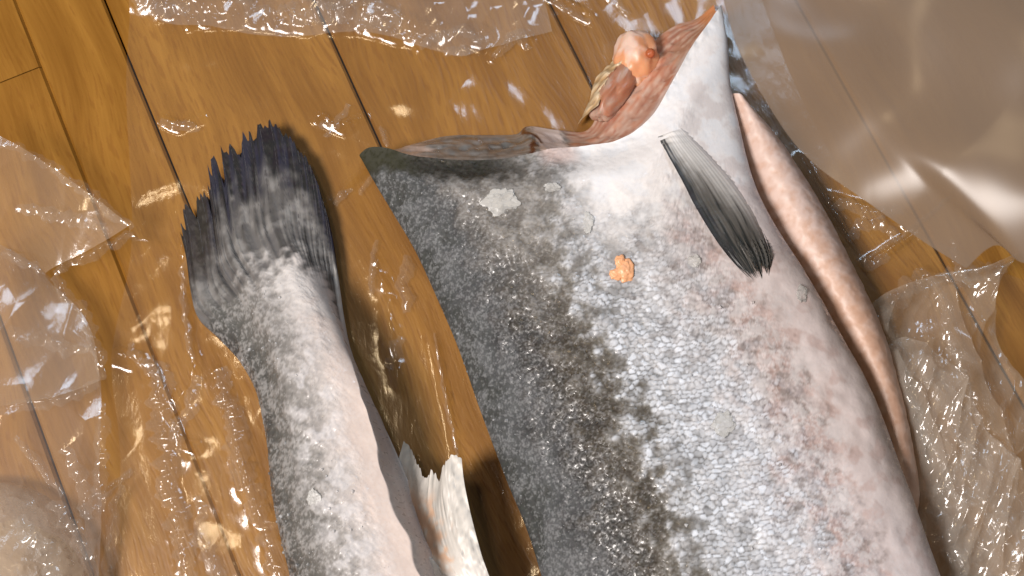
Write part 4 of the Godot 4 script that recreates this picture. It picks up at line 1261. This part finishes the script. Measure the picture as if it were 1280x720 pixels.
	var a0: Vector3 = Vector3(148.4, 9.0, 28.3)
	var a1: Vector3 = Vector3(163.9, 9.0, 116.3)
	for k in 46:
		var c := a0.lerp(a1, here.randf()) + Vector3(here.randf_range(-3, 26), here.randf_range(-2, 6), 0)
		var turn := here.randf_range(-0.5, 1.1) + (1.4 if here.randf() < 0.25 else 0.0)
		var d := Vector3(sin(turn), 0, cos(turn)) * here.randf_range(3.0, 9.0)
		var bend := Vector3(d.z, 0, -d.x) * here.randf_range(-0.25, 0.25)
		fold([c - d, c + bend, c + d], here.randf_range(0.7, 2.2), here.randf_range(1.0, 2.4), pinch, heap)
	for f: Array in [
		[[Vector3(-203.4, 25.0, -51.4), Vector3(-193.8, 25.0, -49.4), Vector3(-177.4, 25.0, -40.1), Vector3(-160.9, 25.0, -28.6), Vector3(-146.0, 25.0, -16.5)], 2.4, 2.4],
		[[Vector3(-148.4, 15.0, -17.9), Vector3(-162.2, 15.0, -10.6), Vector3(-178.3, 15.0, -2.2)], 2.6, 3.0],
		[[Vector3(-177.1, 18.0, 0.7), Vector3(-165.5, 18.0, 14.7), Vector3(-159.0, 18.0, 26.7), Vector3(-155.6, 18.0, 41.6)], 3.0, 2.6],
		[[Vector3(-154.6, 22.0, 44.3), Vector3(-173.2, 22.0, 50.4), Vector3(-193.7, 22.0, 54.1)], 2.6, 2.6],
		[[Vector3(-158.0, 13.0, 48.0), Vector3(-154.9, 13.0, 60.3), Vector3(-154.6, 13.0, 75.4), Vector3(-152.8, 13.0, 90.3)], 3.0, 2.6],
		[[Vector3(-199.2, 24.0, -6.5), Vector3(-189.9, 24.0, -5.2), Vector3(-180.2, 24.0, -0.1)], 2.2, 2.4],
		[[Vector3(-183.9, 22.0, 63.4), Vector3(-173.9, 22.0, 75.3), Vector3(-164.7, 22.0, 85.6)], 1.8, 2.4],
		[[Vector3(-191.7, 20.0, 21.6), Vector3(-175.9, 20.0, 27.8), Vector3(-160.5, 20.0, 30.9)], 3.4, 3.0],
		[[Vector3(-167.0, 18.0, 67.2), Vector3(-160.0, 18.0, 79.1), Vector3(-155.8, 18.0, 93.9)], 3.4, 3.0],
		[[Vector3(-191.1, 26.0, -24.6), Vector3(-175.4, 26.0, -21.4), Vector3(-156.5, 26.0, -16.2)], 3.0, 2.0],
		[[Vector3(-166.6, 30.0, 89.0), Vector3(-157.1, 30.0, 98.1), Vector3(-150.5, 30.0, 109.4)], 3.4, 3.0],
		[[Vector3(-175.3, 38.0, 96.2), Vector3(-166.0, 38.0, 104.6), Vector3(-161.0, 38.0, 116.7)], 4.0, 2.4]]:
		fold(f[0], f[1], f[2], pinch, bag)
